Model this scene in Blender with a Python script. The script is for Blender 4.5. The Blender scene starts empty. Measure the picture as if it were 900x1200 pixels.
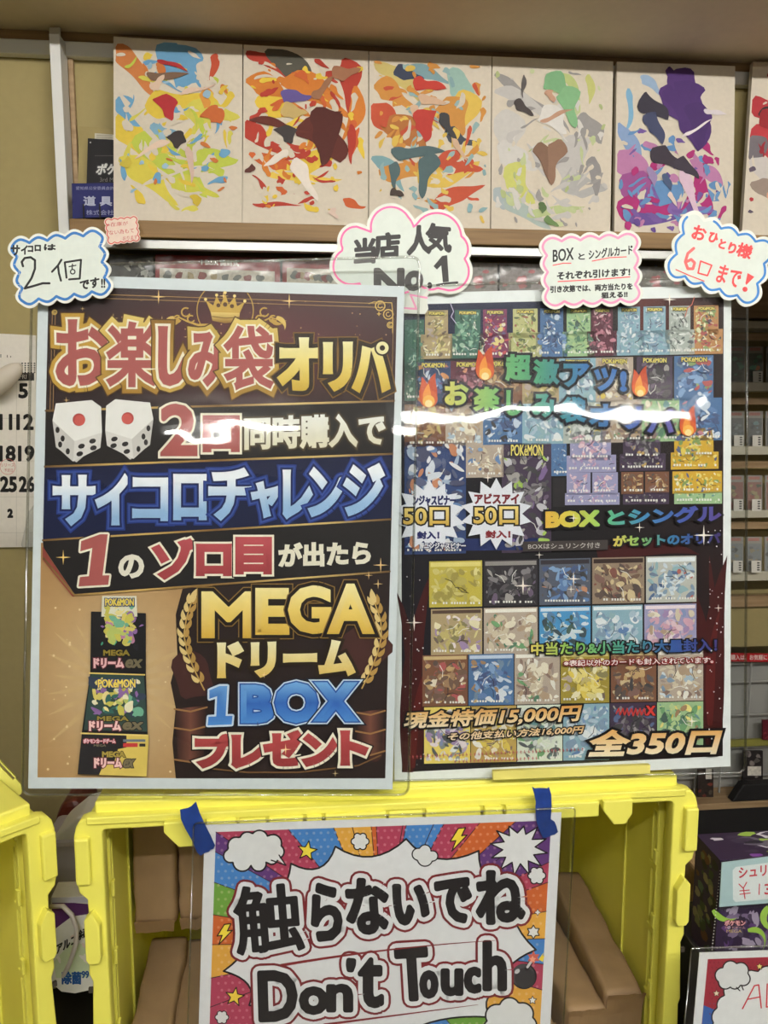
import bpy, bmesh, math, random
from mathutils import Vector, Matrix, noise
from mathutils.geometry import tessellate_polygon

S = bpy.context.scene
COL = S.collection
PI = math.pi

# ------------------------------------------------------------------ camera
EYE = Vector((0.0, 0.0, 1.5))
PITCH, YAW, FPX = math.radians(7.0), math.radians(5.5), 900.0
FWD = Vector((math.sin(YAW)*math.cos(PITCH), math.cos(YAW)*math.cos(PITCH), -math.sin(PITCH)))
RGT = Vector((math.cos(YAW), -math.sin(YAW), 0))
UPV = RGT.cross(FWD)
cam = bpy.data.cameras.new('camera')
cam.sensor_fit = 'VERTICAL'; cam.sensor_height = 36.0; cam.lens = 36.0*FPX/1200.0
cam.clip_start = 0.01
camo = bpy.data.objects.new('camera', cam); COL.objects.link(camo)
camo.matrix_world = Matrix((
    (RGT.x, UPV.x, -FWD.x, EYE.x), (RGT.y, UPV.y, -FWD.y, EYE.y),
    (RGT.z, UPV.z, -FWD.z, EYE.z), (0, 0, 0, 1)))
S.camera = camo

# ------------------------------------------------------------------ world, exposure
S.view_settings.view_transform = 'Standard'
S.view_settings.look = 'None'
S.view_settings.gamma = 1.0
S.view_settings.use_curve_mapping = False
S.view_settings.exposure = 0.0
S.cycles.transparent_max_bounces = 24
S.cycles.max_bounces = 8
W = bpy.data.worlds.new('shop_air'); S.world = W; W.use_nodes = True
W.node_tree.nodes['Background'].inputs[0].default_value = (1.0, 0.95, 0.90, 1)
W.node_tree.nodes['Background'].inputs[1].default_value = 0.05
TUBE_POWER = 188.0
REAR_POWER = 40.0
TUBE_TINT = (1.0, 0.97, 0.92)

# ------------------------------------------------------------------ pixel measures -> places
def ray(x, y):
    return RGT*((x-450)/FPX) - UPV*((y-600)/FPX) + FWD
def onY(x, y, Y):
    d = ray(x, y); return EYE + d*(Y/d.y)
def onZ(x, y, Z):
    d = ray(x, y); return EYE + d*((Z-EYE.z)/d.z)

class Plane:
    """a flat place in the room: origin, normal towards the room"""
    def __init__(s, o, n):
        s.o = Vector(o); s.n = Vector(n).normalized()
        s.ex = Vector((0, 0, 1)).cross(s.n).normalized(); s.ey = s.n.cross(s.ex)
    def uv(s, x, y):
        d = ray(x, y); p = EYE + d*((s.o-EYE).dot(s.n)/d.dot(s.n)) - s.o
        return (p.dot(s.ex), p.dot(s.ey))
    def at(s, u, v, h=0.0):
        return s.o + s.ex*u + s.ey*v + s.n*h
    def off(s, h):
        return Plane(s.o + s.n*h, s.n)
    def mat(s):
        return Matrix(((s.ex.x, s.ey.x, s.n.x, s.o.x), (s.ex.y, s.ey.y, s.n.y, s.o.y),
                       (s.ex.z, s.ey.z, s.n.z, s.o.z), (0, 0, 0, 1)))

# ------------------------------------------------------------------ materials
def lin(c):
    f = lambda v: v/12.92 if v <= 0.04045 else ((v+0.055)/1.055)**2.4
    return tuple(f(max(0.0, v)/255.0) for v in c[:3])
def newmat(name):
    m = bpy.data.materials.new(name); m.use_nodes = True
    return m, m.node_tree.nodes, m.node_tree.links
def plain(name, c, rough=0.5, var=0.06, scale=40.0, bump=0.0, metal=0.0, coat=0.0, stretch=None, spec=0.5):
    m, N, L = newmat(name); b = N['Principled BSDF']
    b.inputs['Roughness'].default_value = rough; b.inputs['Metallic'].default_value = metal
    b.inputs['Specular IOR Level'].default_value = spec
    if coat: b.inputs['Coat Weight'].default_value = coat
    t = N.new('ShaderNodeTexCoord'); mp = N.new('ShaderNodeMapping')
    if stretch: mp.inputs['Scale'].default_value = stretch
    n = N.new('ShaderNodeTexNoise'); n.inputs['Scale'].default_value = scale; n.inputs['Detail'].default_value = 5
    L.new(t.outputs['Object'], mp.inputs[0]); L.new(mp.outputs[0], n.inputs['Vector'])
    r = N.new('ShaderNodeValToRGB'); c = lin(c)
    r.color_ramp.elements[0].position = 0.25; r.color_ramp.elements[1].position = 0.75
    r.color_ramp.elements[0].color = (*[v*(1-var) for v in c], 1)
    r.color_ramp.elements[1].color = (*[min(1, v*(1+var)) for v in c], 1)
    L.new(n.outputs['Fac'], r.inputs[0]); L.new(r.outputs[0], b.inputs['Base Color'])
    if bump:
        bp = N.new('ShaderNodeBump'); bp.inputs['Strength'].default_value = bump; bp.inputs['Distance'].default_value = 0.002
        L.new(n.outputs['Fac'], bp.inputs['Height']); L.new(bp.outputs[0], b.inputs['Normal'])
    return m
def clear(name, tint=(0.97, 0.98, 0.98), wave=0.0, base=0.04, rough=0.03, scale=14.0):
    m, N, L = newmat(name); N.remove(N['Principled BSDF'])
    tr = N.new('ShaderNodeBsdfTransparent'); tr.inputs[0].default_value = (*tint, 1)
    gl = N.new('ShaderNodeBsdfGlossy'); gl.inputs['Roughness'].default_value = rough
    lw = N.new('ShaderNodeLayerWeight'); lw.inputs[0].default_value = 0.5
    pw = N.new('ShaderNodeMath'); pw.operation = 'POWER'; pw.inputs[1].default_value = 4
    ma = N.new('ShaderNodeMath'); ma.operation = 'MULTIPLY_ADD'; ma.inputs[1].default_value = 0.7; ma.inputs[2].default_value = base
    L.new(lw.outputs['Facing'], pw.inputs[0]); L.new(pw.outputs[0], ma.inputs[0])
    mx = N.new('ShaderNodeMixShader'); L.new(ma.outputs[0], mx.inputs[0])
    L.new(tr.outputs[0], mx.inputs[1]); L.new(gl.outputs[0], mx.inputs[2])
    L.new(mx.outputs[0], N['Material Output'].inputs[0])
    if wave:
        t = N.new('ShaderNodeTexCoord'); n = N.new('ShaderNodeTexNoise'); n.inputs['Scale'].default_value = scale
        n.inputs['Detail'].default_value = 1.5
        bp = N.new('ShaderNodeBump'); bp.inputs['Strength'].default_value = 1.0; bp.inputs['Distance'].default_value = wave
        L.new(t.outputs['Object'], n.inputs['Vector']); L.new(n.outputs['Fac'], bp.inputs['Height'])
        L.new(bp.outputs[0], gl.inputs['Normal'])
    return m
def wood(name, c1, c2, axis=(1.5, 30, 30), scale=3.0):
    m, N, L = newmat(name); b = N['Principled BSDF']; b.inputs['Roughness'].default_value = 0.55
    t = N.new('ShaderNodeTexCoord'); mp = N.new('ShaderNodeMapping'); mp.inputs['Scale'].default_value = axis
    n = N.new('ShaderNodeTexNoise'); n.inputs['Scale'].default_value = scale; n.inputs['Detail'].default_value = 6
    n.inputs['Distortion'].default_value = 0.6
    r = N.new('ShaderNodeValToRGB'); r.color_ramp.elements[0].position = 0.35; r.color_ramp.elements[1].position = 0.65
    r.color_ramp.elements[0].color = (*lin(c1), 1); r.color_ramp.elements[1].color = (*lin(c2), 1)
    L.new(t.outputs['Object'], mp.inputs[0]); L.new(mp.outputs[0], n.inputs['Vector'])
    L.new(n.outputs['Fac'], r.inputs[0]); L.new(r.outputs[0], b.inputs['Base Color'])
    return m
def printmat(name, rough=0.5, dots=0.0):
    m, N, L = newmat(name); b = N['Principled BSDF']; b.inputs['Roughness'].default_value = rough
    b.inputs['Specular IOR Level'].default_value = 0.25
    a = N.new('ShaderNodeVertexColor'); a.layer_name = 'ink'
    t = N.new('ShaderNodeTexCoord'); n = N.new('ShaderNodeTexNoise'); n.inputs['Scale'].default_value = 160; n.inputs['Detail'].default_value = 3
    L.new(t.outputs['Object'], n.inputs['Vector'])
    mr = N.new('ShaderNodeMapRange'); mr.inputs[1].default_value = 0.3; mr.inputs[2].default_value = 0.7
    mr.inputs[3].default_value = 1-0.5*dots-0.03; mr.inputs[4].default_value = 1+0.5*dots+0.03
    L.new(n.outputs['Fac'], mr.inputs[0])
    mx = N.new('ShaderNodeMix'); mx.data_type = 'RGBA'; mx.blend_type = 'MULTIPLY'; mx.inputs[0].default_value = 1
    L.new(a.outputs[0], mx.inputs[6]); L.new(mr.outputs[0], mx.inputs[7]); L.new(mx.outputs[2], b.inputs['Base Color'])
    return m
def glow(name, c, power):
    m, N, L = newmat(name); N.remove(N['Principled BSDF'])
    e = N.new('ShaderNodeEmission'); e.inputs[0].default_value = (*c, 1); e.inputs[1].default_value = power
    L.new(e.outputs[0], N['Material Output'].inputs[0]); return m

M = dict(
    ink=printmat('printed_paper'), inkart=printmat('printed_card_art', 0.5, 0.35), canvas=printmat('printed_canvas', 0.65),
    yellow=plain('yellow_plastic', (237, 231, 100), 0.42, 0.03, 25, 0.05),
    kraft=plain('kraft_paper', (152, 124, 90), 0.72, 0.10, 45, 0.5),
    kraft_fold=plain('kraft_paper_fold', (184, 152, 110), 0.75, 0.08, 60, 0.25),
    tan=plain('tan_wall_board', (164, 149, 100), 0.8, 0.03, 90, 0.08),
    soffit=plain('taupe_soffit_paint', (214, 198, 172), 0.85, 0.03, 60, 0.05),
    ceil=plain('white_ceiling_paint', (225, 220, 210), 0.9, 0.02, 40),
    floor=plain('grey_floor_tile', (128, 122, 114), 0.6, 0.06, 8),
    white=plain('white_enamel', (226, 226, 222), 0.4, 0.02, 30),
    grey=plain('grey_enamel', (160, 160, 154), 0.45, 0.03, 30),
    cream=plain('cream_shelf_laminate', (206, 200, 178), 0.5, 0.03, 30),
    metal=plain('brushed_aluminium', (160, 160, 156), 0.4, 0.03, 80, metal=0.85, stretch=(1, 40, 40)),
    black=plain('black_laminate', (20, 19, 20), 0.6, 0.05, 30),
    dark=plain('dark_grey_board', (52, 46, 38), 0.75, 0.06, 30),
    wood=wood('pale_pine', (126, 96, 54), (150, 117, 70)),
    beech=wood('pale_beech', (150, 122, 86), (176, 148, 110)),
    tape=plain('blue_masking_tape', (10, 50, 122), 0.5, 0.14, 120, 0.3),
    sleeve=clear('clear_vinyl_sleeve', wave=0.0009, base=0.045),
    rim=clear('clear_vinyl_welded_rim', (0.80, 0.81, 0.78), base=0.16, rough=0.12),
    film=clear('crinkled_clear_film', (0.93, 0.94, 0.94), wave=0.0022, base=0.012, rough=0.14, scale=30),
    case=clear('frosted_clear_case', (0.62, 0.62, 0.60), base=0.06, rough=0.25),
    lilac=plain('lilac_grey_plastic', (178, 172, 180), 0.5, 0.03, 30),
    rope=plain('off_white_cable', (214, 206, 204), 0.5, 0.03, 30),
    maroon=plain('dark_red_leatherette', (92, 34, 22), 0.45, 0.2, 30),
    shell=plain('cream_soft_plastic', (214, 204, 188), 0.55, 0.03, 30),
    tube=glow('added_fluorescent_tube', TUBE_TINT, TUBE_POWER), tube_rear=glow('lit_fluorescent_tube_dim', TUBE_TINT, REAR_POWER),
)

# ------------------------------------------------------------------ object helpers
def tag(o, label, cat, group=None):
    o['label'] = label; o['category'] = cat
    if group: o['group'] = group
    return o
def structure(o): o['kind'] = 'structure'; return o
def thing(name, label, cat, loc, group=None):
    o = bpy.data.objects.new(name, None); COL.objects.link(o); o.location = loc
    o.empty_display_size = 0.02
    return tag(o, label, cat, group)
def wloc(p):
    v = Vector((0, 0, 0))
    while p is not None: v = v + p.location; p = p.parent
    return v
def link(name, me, mat, parent=None, smooth=False):
    """mesh given in room coordinates -> object with its own origin"""
    if mat is not None and not me.materials: me.materials.append(mat)
    xs = [v.co for v in me.vertices]
    if parent is None:
        c = Vector(((min(v.x for v in xs)+max(v.x for v in xs))/2, (min(v.y for v in xs)+max(v.y for v in xs))/2, min(v.z for v in xs)))
    else: c = wloc(parent)
    me.transform(Matrix.Translation(-c))
    o = bpy.data.objects.new(name, me); COL.objects.link(o)
    if parent is None: o.location = c
    else: o.parent = parent
    if smooth:
        for p in me.polygons: p.use_smooth = True
    return o
def from_bm(name, bm, mat, parent=None, smooth=False):
    bmesh.ops.recalc_face_normals(bm, faces=bm.faces)
    me = bpy.data.meshes.new(name); bm.to_mesh(me); bm.free()
    return link(name, me, mat, parent, smooth)
def box(bm, a, b, bev=0.0):
    a, b = Vector(a), Vector(b); c = (a+b)/2; d = b-a
    r = bmesh.ops.create_cube(bm, size=1, matrix=Matrix.Translation(c) @ Matrix.Diagonal((abs(d.x), abs(d.y), abs(d.z), 1)))
    if bev:
        es = list({e for v in r['verts'] for e in v.link_edges})
        bmesh.ops.bevel(bm, geom=es, offset=min(bev, 0.45*min(abs(d.x), abs(d.y), abs(d.z))), segments=2, affect='EDGES', profile=0.5)
def boxobj(name, a, b, mat, parent=None, bev=0.001):
    bm = bmesh.new(); box(bm, a, b, bev); return from_bm(name, bm, mat, parent)
def tube(bm, pts, r, n=8, taper=None):
    pts = [Vector(p) for p in pts]; rings = []
    for i, p in enumerate(pts):
        t = (pts[min(i+1, len(pts)-1)]-pts[max(i-1, 0)]).normalized()
        a = t.cross(Vector((0.13, 0.31, 0.94))).normalized(); b = t.cross(a)
        rr = r if taper is None else r*taper[i]
        rings.append([bm.verts.new(p+(a*math.cos(k*2*PI/n)+b*math.sin(k*2*PI/n))*rr) for k in range(n)])
    for i in range(len(rings)-1):
        for k in range(n):
            bm.faces.new((rings[i][k], rings[i][(k+1) % n], rings[i+1][(k+1) % n], rings[i+1][k]))
    bm.faces.new(rings[0][::-1]); bm.faces.new(rings[-1])
def hexa(bm, q0, q1, bev=0.0):
    """prism between two quads (near, far)"""
    v0 = [bm.verts.new(p) for p in q0]; v1 = [bm.verts.new(p) for p in q1]
    n = len(v0); fs = [bm.faces.new(v0), bm.faces.new(v1[::-1])]
    for k in range(n): fs.append(bm.faces.new((v0[k], v1[k], v1[(k+1) % n], v0[(k+1) % n])))
    if bev:
        es = list({e for f in fs for e in f.edges})
        bmesh.ops.bevel(bm, geom=es, offset=bev, segments=2, affect='EDGES', profile=0.5)
def plate_mesh(loops, mat4, thick, bev=0.0):
    """flat sheet with holes: loops in local u,v; the face is on local +z = 0, the body behind it"""
    cu = bpy.data.curves.new('outline', 'CURVE'); cu.dimensions = '2D'; cu.fill_mode = 'BOTH'
    cu.extrude = max(thick/2-bev, 1e-5); cu.bevel_depth = bev; cu.bevel_resolution = 1
    if bev: cu.offset = -bev
    for lp in loops:
        sp = cu.splines.new('POLY'); sp.points.add(len(lp)-1)
        for k, (u, v) in enumerate(lp): sp.points[k].co = (u, v, 0, 1)
        sp.use_cyclic_u = True
    ob = bpy.data.objects.new('outline', cu); COL.objects.link(ob)
    bpy.context.view_layer.update()
    me = bpy.data.meshes.new_from_object(ob.evaluated_get(bpy.context.evaluated_depsgraph_get()))
    bpy.data.objects.remove(ob); bpy.data.curves.remove(cu)
    me.transform(Matrix.Translation((0, 0, -thick/2))); me.transform(mat4)
    return me
def plate(name, pl, loops, thick, mat, parent=None, bev=0.0, h=0.0):
    return link(name, plate_mesh(loops, pl.off(h).mat(), thick, bev), mat, parent)
def rquad(c, r=0.004, n=4):
    """quad corners (u,v) -> rounded outline"""
    out = []; m = len(c)
    for i in range(m):
        p, a, b = Vector(c[i]), Vector(c[i-1]), Vector(c[(i+1) % m])
        da, db = (a-p).normalized(), (b-p).normalized()
        p0, p1 = p+da*r, p+db*r
        for k in range(n+1):
            t = k/n; out.append(tuple(p0*(1-t)**2+p*2*t*(1-t)+p1*t*t))
    return out

# ------------------------------------------------------------------ lettering
_txt = {}
def glyphs(s):
    """outline of a line of text in a unit box: verts, faces, border edges"""
    if s in _txt: return _txt[s]
    cu = bpy.data.curves.new('lettering', 'FONT'); cu.body = s; cu.size = 1; cu.resolution_u = 3; cu.fill_mode = 'FRONT'
    ob = bpy.data.objects.new('lettering', cu); COL.objects.link(ob); bpy.context.view_layer.update()
    me = bpy.data.meshes.new_from_object(ob.evaluated_get(bpy.context.evaluated_depsgraph_get()))
    V = [(v.co.x, v.co.y) for v in me.vertices]; F = [tuple(p.vertices) for p in me.polygons]
    bpy.data.objects.remove(ob); bpy.data.curves.remove(cu); bpy.data.meshes.remove(me)
    x0, x1 = min(v[0] for v in V), max(v[0] for v in V); y0, y1 = min(v[1] for v in V), max(v[1] for v in V)
    V = [((v[0]-x0)/max(x1-x0, 1e-6), (v[1]-y0)/max(y1-y0, 1e-6)) for v in V]
    cnt = {}
    for f in F:
        for k in range(len(f)):
            e = tuple(sorted((f[k], f[(k+1) % len(f)]))); cnt[e] = cnt.get(e, 0)+1
    B = [e for e, c in cnt.items() if c == 1]
    _txt[s] = (V, F, B); return _txt[s]

class Print:
    """one printed sheet: every shape of the artwork goes in one mesh, measured in photo pixels"""
    STEP = 9e-6
    def __init__(s, pl, seed=1, sharp=False):
        s.sharp = sharp; s.pl = pl; s.V = []; s.F = []; s.C = []; s.k = 1; s.rnd = random.Random(seed)
    def _add(s, pts, faces, col, dh=0.0):
        b = len(s.V); h = s.k*s.STEP+dh
        for (x, y) in pts:
            u, v = s.pl.uv(x, y); s.V.append(tuple(s.pl.at(u, v, h)))
            s.C.append(lin(col(x, y) if callable(col) else col))
        s.F += [tuple(b+i for i in f) for f in faces]
    def union(s, polys, col, flat=()):
        """overlapping pieces of one shape; each lies a hair above the last so that none shades another"""
        for q in flat: s._add(q, [tuple(range(len(q)))], col)
        for i, q in enumerate(polys): s._add(q, [tuple(range(len(q)))], col, (1+i % 10)*0.8e-6)
    @staticmethod
    def _disc(x, y, r, n=8): return [(x+r*math.cos(2*PI*k/n), y+r*math.sin(2*PI*k/n)) for k in range(n)]
    def poly(s, pts, col, step=True):
        tri = tessellate_polygon([[Vector((p[0], p[1], 0)) for p in pts]])
        s._add(pts, tri, col)
        if step: s.k += 1
    def rect(s, x0, y0, x1, y1, col, slope=0.0, step=True):
        w = (x1-x0)*slope
        s._add([(x0, y0), (x1, y0+w), (x1, y1+w), (x0, y1)], [(0, 1, 2, 3)], col)
        if step: s.k += 1
    def quad(s, a, b, c, d, col, n=1, m=1):
        pts = []; fs = []
        for j in range(m+1):
            for i in range(n+1):
                u, v = i/n, j/m
                pts.append(((a[0]*(1-u)+b[0]*u)*(1-v)+(d[0]*(1-u)+c[0]*u)*v, (a[1]*(1-u)+b[1]*u)*(1-v)+(d[1]*(1-u)+c[1]*u)*v))
        for j in range(m):
            for i in range(n):
                q = j*(n+1)+i; fs.append((q, q+1, q+n+2, q+n+1))
        s._add(pts, fs, col); s.k += 1
    def disc(s, x, y, r, col, ry=None, n=20, rot=0.0, step=True):
        ry = r if ry is None else ry; c, d = math.cos(rot), math.sin(rot)
        pts = [(x+r*math.cos(t)*c-ry*math.sin(t)*d, y+r*math.cos(t)*d+ry*math.sin(t)*c) for t in (2*PI*k/n for k in range(n))]
        s._add(pts, [tuple(range(n))], col)
        if step: s.k += 1
    def ring(s, x, y, r, w, col, n=20, a0=0, a1=2*PI):
        s.stroke([(x+r*math.cos(a0+(a1-a0)*k/n), y+r*math.sin(a0+(a1-a0)*k/n)) for k in range(n+1)], w, col)
    def stroke(s, pts, w, col, closed=False, taper=False):
        if closed: pts = list(pts)+[pts[0]]
        n = len(pts); Q = []
        for i in range(n-1):
            (x0, y0), (x1, y1) = pts[i], pts[i+1]; L = math.hypot(x1-x0, y1-y0)
            if L < 1e-4: continue
            w0 = w*(1-0.85*i/(n-1)) if taper else w; w1 = w*(1-0.85*(i+1)/(n-1)) if taper else w
            nx, ny = -(y1-y0)/L/2, (x1-x0)/L/2
            Q.append([(x0+nx*w0, y0+ny*w0), (x1+nx*w1, y1+ny*w1), (x1-nx*w1, y1-ny*w1), (x0-nx*w0, y0-ny*w0)])
            if w > 0.7: Q.append(s._disc(x0, y0, w0/2))
        if w > 0.7: Q.append(s._disc(*pts[-1], (w*0.15 if taper else w)/2))
        s.union(Q, col); s.k += 1
    def blob(s, x, y, r, col, asp=1.0, rot=0.0, rough=0.35, n=9, step=True):
        pts = []; rn = s.rnd
        for k in range(n):
            t = 2*PI*k/n; q = r*(1+rn.uniform(-rough, rough)); a, b = q*math.cos(t), q*asp*math.sin(t)
            pts.append((x+a*math.cos(rot)-b*math.sin(rot), y+a*math.sin(rot)+b*math.cos(rot)))
        sm = []                                                    # rounded
        for k in range(n):
            p, q = pts[k], pts[(k+1) % n]
            sm += [(p[0]*.75+q[0]*.25, p[1]*.75+q[1]*.25), (p[0]*.25+q[0]*.75, p[1]*.25+q[1]*.75)]
        s.poly(sm, col, step)
    def flame(s, x, y, ang, L, w, bend, col, n=10):
        """curved tapering tongue starting at x,y"""
        a, b = [], []
        for k in range(n+1):
            t = k/n; th = ang+bend*t*t
            px, py = x+L*t*math.cos(th), y+L*t*math.sin(th)
            ww = w*math.sin(PI*min(1, 0.12+t*0.88))**0.8*(1-t*0.35)
            a.append((px-ww*math.sin(th), py+ww*math.cos(th))); b.append((px+ww*math.sin(th), py-ww*math.cos(th)))
        s.poly(a+b[::-1], col)
    def star(s, x, y, r, col, n=5, inner=0.42, rot=-PI/2, edge=None, ew=1.0):
        pts = []
        for k in range(2*n):
            q = r if k % 2 == 0 else r*inner; t = rot+PI*k/n; pts.append((x+q*math.cos(t), y+q*math.sin(t)))
        s.poly(pts, col)
        if edge: s.stroke(pts, ew, edge, closed=True)
    def spark(s, x, y, r, col=(255, 250, 225)):
        s.star(x, y, r, col, n=4, inner=0.13)
    def text(s, t, x0, x1, y0, y1, col, slope=0.0, out=(), shear=0.0, bold=0.0, rot=0.0, sharp=None):
        """y0,y1: top and bottom at the left end; out: [(radius, colour)...] widest first; bold: extra weight"""
        V, F, B = glyphs(t); cx, cy = (x0+x1)/2, (y0+y1)/2; cr, sr = math.cos(rot), math.sin(rot)
        P = []
        for (u, v) in V:
            x = x0+(x1-x0)*u+shear*(v-0.5); y = y1+(y0-y1)*v+slope*(x-x0)
            if rot: x, y = cx+(x-cx)*cr-(y-cy)*sr, cy+(x-cx)*sr+(y-cy)*cr
            P.append((x, y))
        for (r, c) in list(out)+([(bold, col)] if bold else []):
            r = r+bold if (r, c) in out else r
            nb = {}; Q = []; fl = [[P[a] for a in f] for f in F]
            for (i, j) in B:
                (ax, ay), (bx, by) = P[i], P[j]; L = math.hypot(bx-ax, by-ay)
                if L < 1e-4: continue
                nx, ny = -(by-ay)/L*r, (bx-ax)/L*r
                Q.append([(ax+nx, ay+ny), (bx+nx, by+ny), (bx-nx, by-ny), (ax-nx, ay-ny)])
                nb.setdefault(i, []).append(((bx-ax)/L, (by-ay)/L)); nb.setdefault(j, []).append(((ax-bx)/L, (ay-by)/L))
            for i, ds in nb.items():
                if len(ds) == 2 and ds[0][0]*ds[1][0]+ds[0][1]*ds[1][1] < -0.985: continue
                if (s.sharp if sharp is None else sharp) and len(ds) == 2:
                    d1, d2 = ds; mx, my = -(d1[0]+d2[0]), -(d1[1]+d2[1]); ml = math.hypot(mx, my)
                    ch = d1[0]*d2[0]+d1[1]*d2[1]; sh = math.sqrt(max(0.0, (1-ch)/2))       # sine of half the corner
                    if ml > 1e-3 and sh > 0.42:
                        mx, my = mx/ml, my/ml; px, py = P[i]
                        n1 = (-d1[1], d1[0]) if -d1[1]*mx+d1[0]*my > 0 else (d1[1], -d1[0])
                        n2 = (-d2[1], d2[0]) if -d2[1]*mx+d2[0]*my > 0 else (d2[1], -d2[0])
                        Q.append([(px, py), (px+n1[0]*r, py+n1[1]*r), (px+mx*r/sh, py+my*r/sh), (px+n2[0]*r, py+n2[1]*r)]); continue
                Q.append(s._disc(*P[i], r, 8 if r < 2 else 12))
            s.union(Q, c, fl); s.k += 1
        if bold: return
        s._add(P, F, col); s.k += 1
    def slab(s, outline, thick, col):
        """the paper itself: outline in pixels, front just under the print"""
        uv = [s.pl.uv(*p) for p in outline]; n = len(uv); b = len(s.V)
        for h in (0.0, -thick):
            for (u, v) in uv: s.V.append(tuple(s.pl.at(u, v, h))); s.C.append(lin(col))
        tri = tessellate_polygon([[Vector((u, v, 0)) for u, v in uv]])
        s.F += [tuple(b+i for i in f) for f in tri]+[tuple(b+n+i for i in f[::-1]) for f in tri]
        s.F += [(b+k, b+(k+1) % n, b+n+(k+1) % n, b+n+k) for k in range(n)]
    def build(s, name, parent=None, mat=None):
        me = bpy.data.meshes.new(name); me.from_pydata(s.V, [], s.F)
        a = me.color_attributes.new('ink', 'FLOAT_COLOR', 'POINT')
        buf = []
        for c in s.C: buf += [c[0], c[1], c[2], 1.0]
        a.data.foreach_set('color', buf)
        me.update()
        return link(name, me, mat or M['ink'], parent)

def mixc(a, b, t): t = max(0, min(1, t)); return tuple(a[i]+(b[i]-a[i])*t for i in range(3))
def vgrad(y0, y1, *cs):
    def f(x, y):
        t = max(0, min(0.9999, (y-y0)/(y1-y0)))*(len(cs)-1); k = int(t); return mixc(cs[k], cs[k+1], t-k)
    return f
def hgrad(x0, x1, *cs):
    g = vgrad(x0, x1, *cs); return lambda x, y: g(y, x)

def union_outline(circles, c, n=90):
    out = []
    for k in range(n):
        t = 2*PI*k/n; dx, dy = math.cos(t), math.sin(t); best = 0
        for (x, y, r) in circles:
            ox, oy = x-c[0], y-c[1]; b = ox*dx+oy*dy; d = r*r-(ox*ox+oy*oy-b*b)
            if d >= 0: best = max(best, b+math.sqrt(d))
        out.append((c[0]+best*dx, c[1]+best*dy))
    return out
def scallop(q, nx, ny, bulge, inset=0.0, seg=8, corner=1.0):
    """wavy rectangle: corners TL,TR,BR,BL in pixels, nx/ny bumps a side"""
    cx, cy = sum(p[0] for p in q)/4, sum(p[1] for p in q)/4
    bump = []
    for i in range(4):
        a, b = q[i], q[(i+1) % 4]; n = nx if i % 2 == 0 else ny
        for k in range(n):
            p = [a[j]+(b[j]-a[j])*k/n for j in (0, 1)]; r = [a[j]+(b[j]-a[j])*(k+1)/n for j in (0, 1)]
            bump.append((p, r))
    out = []
    for (p, r) in bump:
        dx, dy = r[0]-p[0], r[1]-p[1]; L = math.hypot(dx, dy); nx_, ny_ = dy/L, -dx/L
        for k in range(seg):
            t = k/seg; bb = bulge*math.sin(PI*t)**0.8
            out.append((p[0]+dx*t+nx_*bb, p[1]+dy*t+ny_*bb))
    if inset:
        n = len(out); res = []
        for k in range(n):
            a, b = out[k-2], out[(k+2) % n]; dx, dy = b[0]-a[0], b[1]-a[1]; L = math.hypot(dx, dy) or 1
            res.append((out[k][0]-dy/L*inset, out[k][1]+dx/L*inset))
        out = res
    return out

# ================================================================== the room
ZE = EYE.z
structure(boxobj('floor', (-3.5, -6.0, -0.02), (4.5, 3.2, 0.0), M['floor']))
structure(boxobj('ceiling', (-3.5, -6.0, 2.52), (4.5, 3.2, 2.58), M['ceil']))
structure(boxobj('ceiling', (-3.5, 1.04, ZE+0.569), (4.5, 3.2, 2.52), M['soffit'], bev=0.002))
bm = bmesh.new()
box(bm, (-3.5, 1.27, 0.0), (0.62, 1.33, ZE+0.569)); box(bm, (0.62, 1.27, ZE+0.24), (4.5, 1.33, ZE+0.569))
structure(from_bm('wall_back', bm, M['tan']))
structure(boxobj('wall_far', (0.62, 2.6, 0), (4.5, 2.66, ZE+0.569), M['tan']))
structure(boxobj('trim_1', (-3.4, 1.258, ZE+0.5555), (0.95, 1.27, ZE+0.569), M['beech'], bev=0.001))
structure(boxobj('trim_2', (-3.4, 1.255, ZE+0.534), (0.95, 1.27, ZE+0.5550), M['white'], bev=0.0015))
structure(boxobj('trim_3', (onY(83, 150, 1.262).x, 1.262, ZE+0.24), (onY(89, 150, 1.262).x, 1.27, ZE+0.534), M['beech'], bev=0.001))

# lamps over the shop floor
def lamp(x0, x1, y, label):
    z = 2.40
    t = thing('ceiling_light', label, 'ceiling light', ((x0+x1)/2, y, 2.52), 'tube lamps on the ceiling')
    bm = bmesh.new(); box(bm, (x0-0.03, y-0.04, z+0.045), (x1+0.03, y+0.04, 2.52), 0.006); from_bm('housing', bm, M['white'], t)
    for x in (x0-0.02, x1+0.02):
        boxobj('lamp_holder', (x-0.012, y-0.016, z-0.02), (x+0.012, y+0.016, z+0.05), M['white'], t, 0.003)
    bm = bmesh.new(); tube(bm, [(x0, y, z), (x1, y, z)], 0.017, 14); from_bm('tube', bm, M['tube_rear'] if y < -2 else M['tube'], t, True)
lamp(-1.27, -0.50, -3.45, 'short lit tube lamp in the rear row, left end')
lamp(0.12, 1.24, -3.45, 'long lit tube lamp in the middle of the rear row')
lamp(1.30, 2.20, -3.45, 'lit tube lamp at the right end of the rear row')
lamp(-0.62, 0.38, -0.90, 'unseen tube lamp added for general light, front row, left end')  # front row is out of view, added to light the scene from the front
lamp(0.58, 1.58, -0.90, 'unseen tube lamp added for general light, front row, right end')

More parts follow.
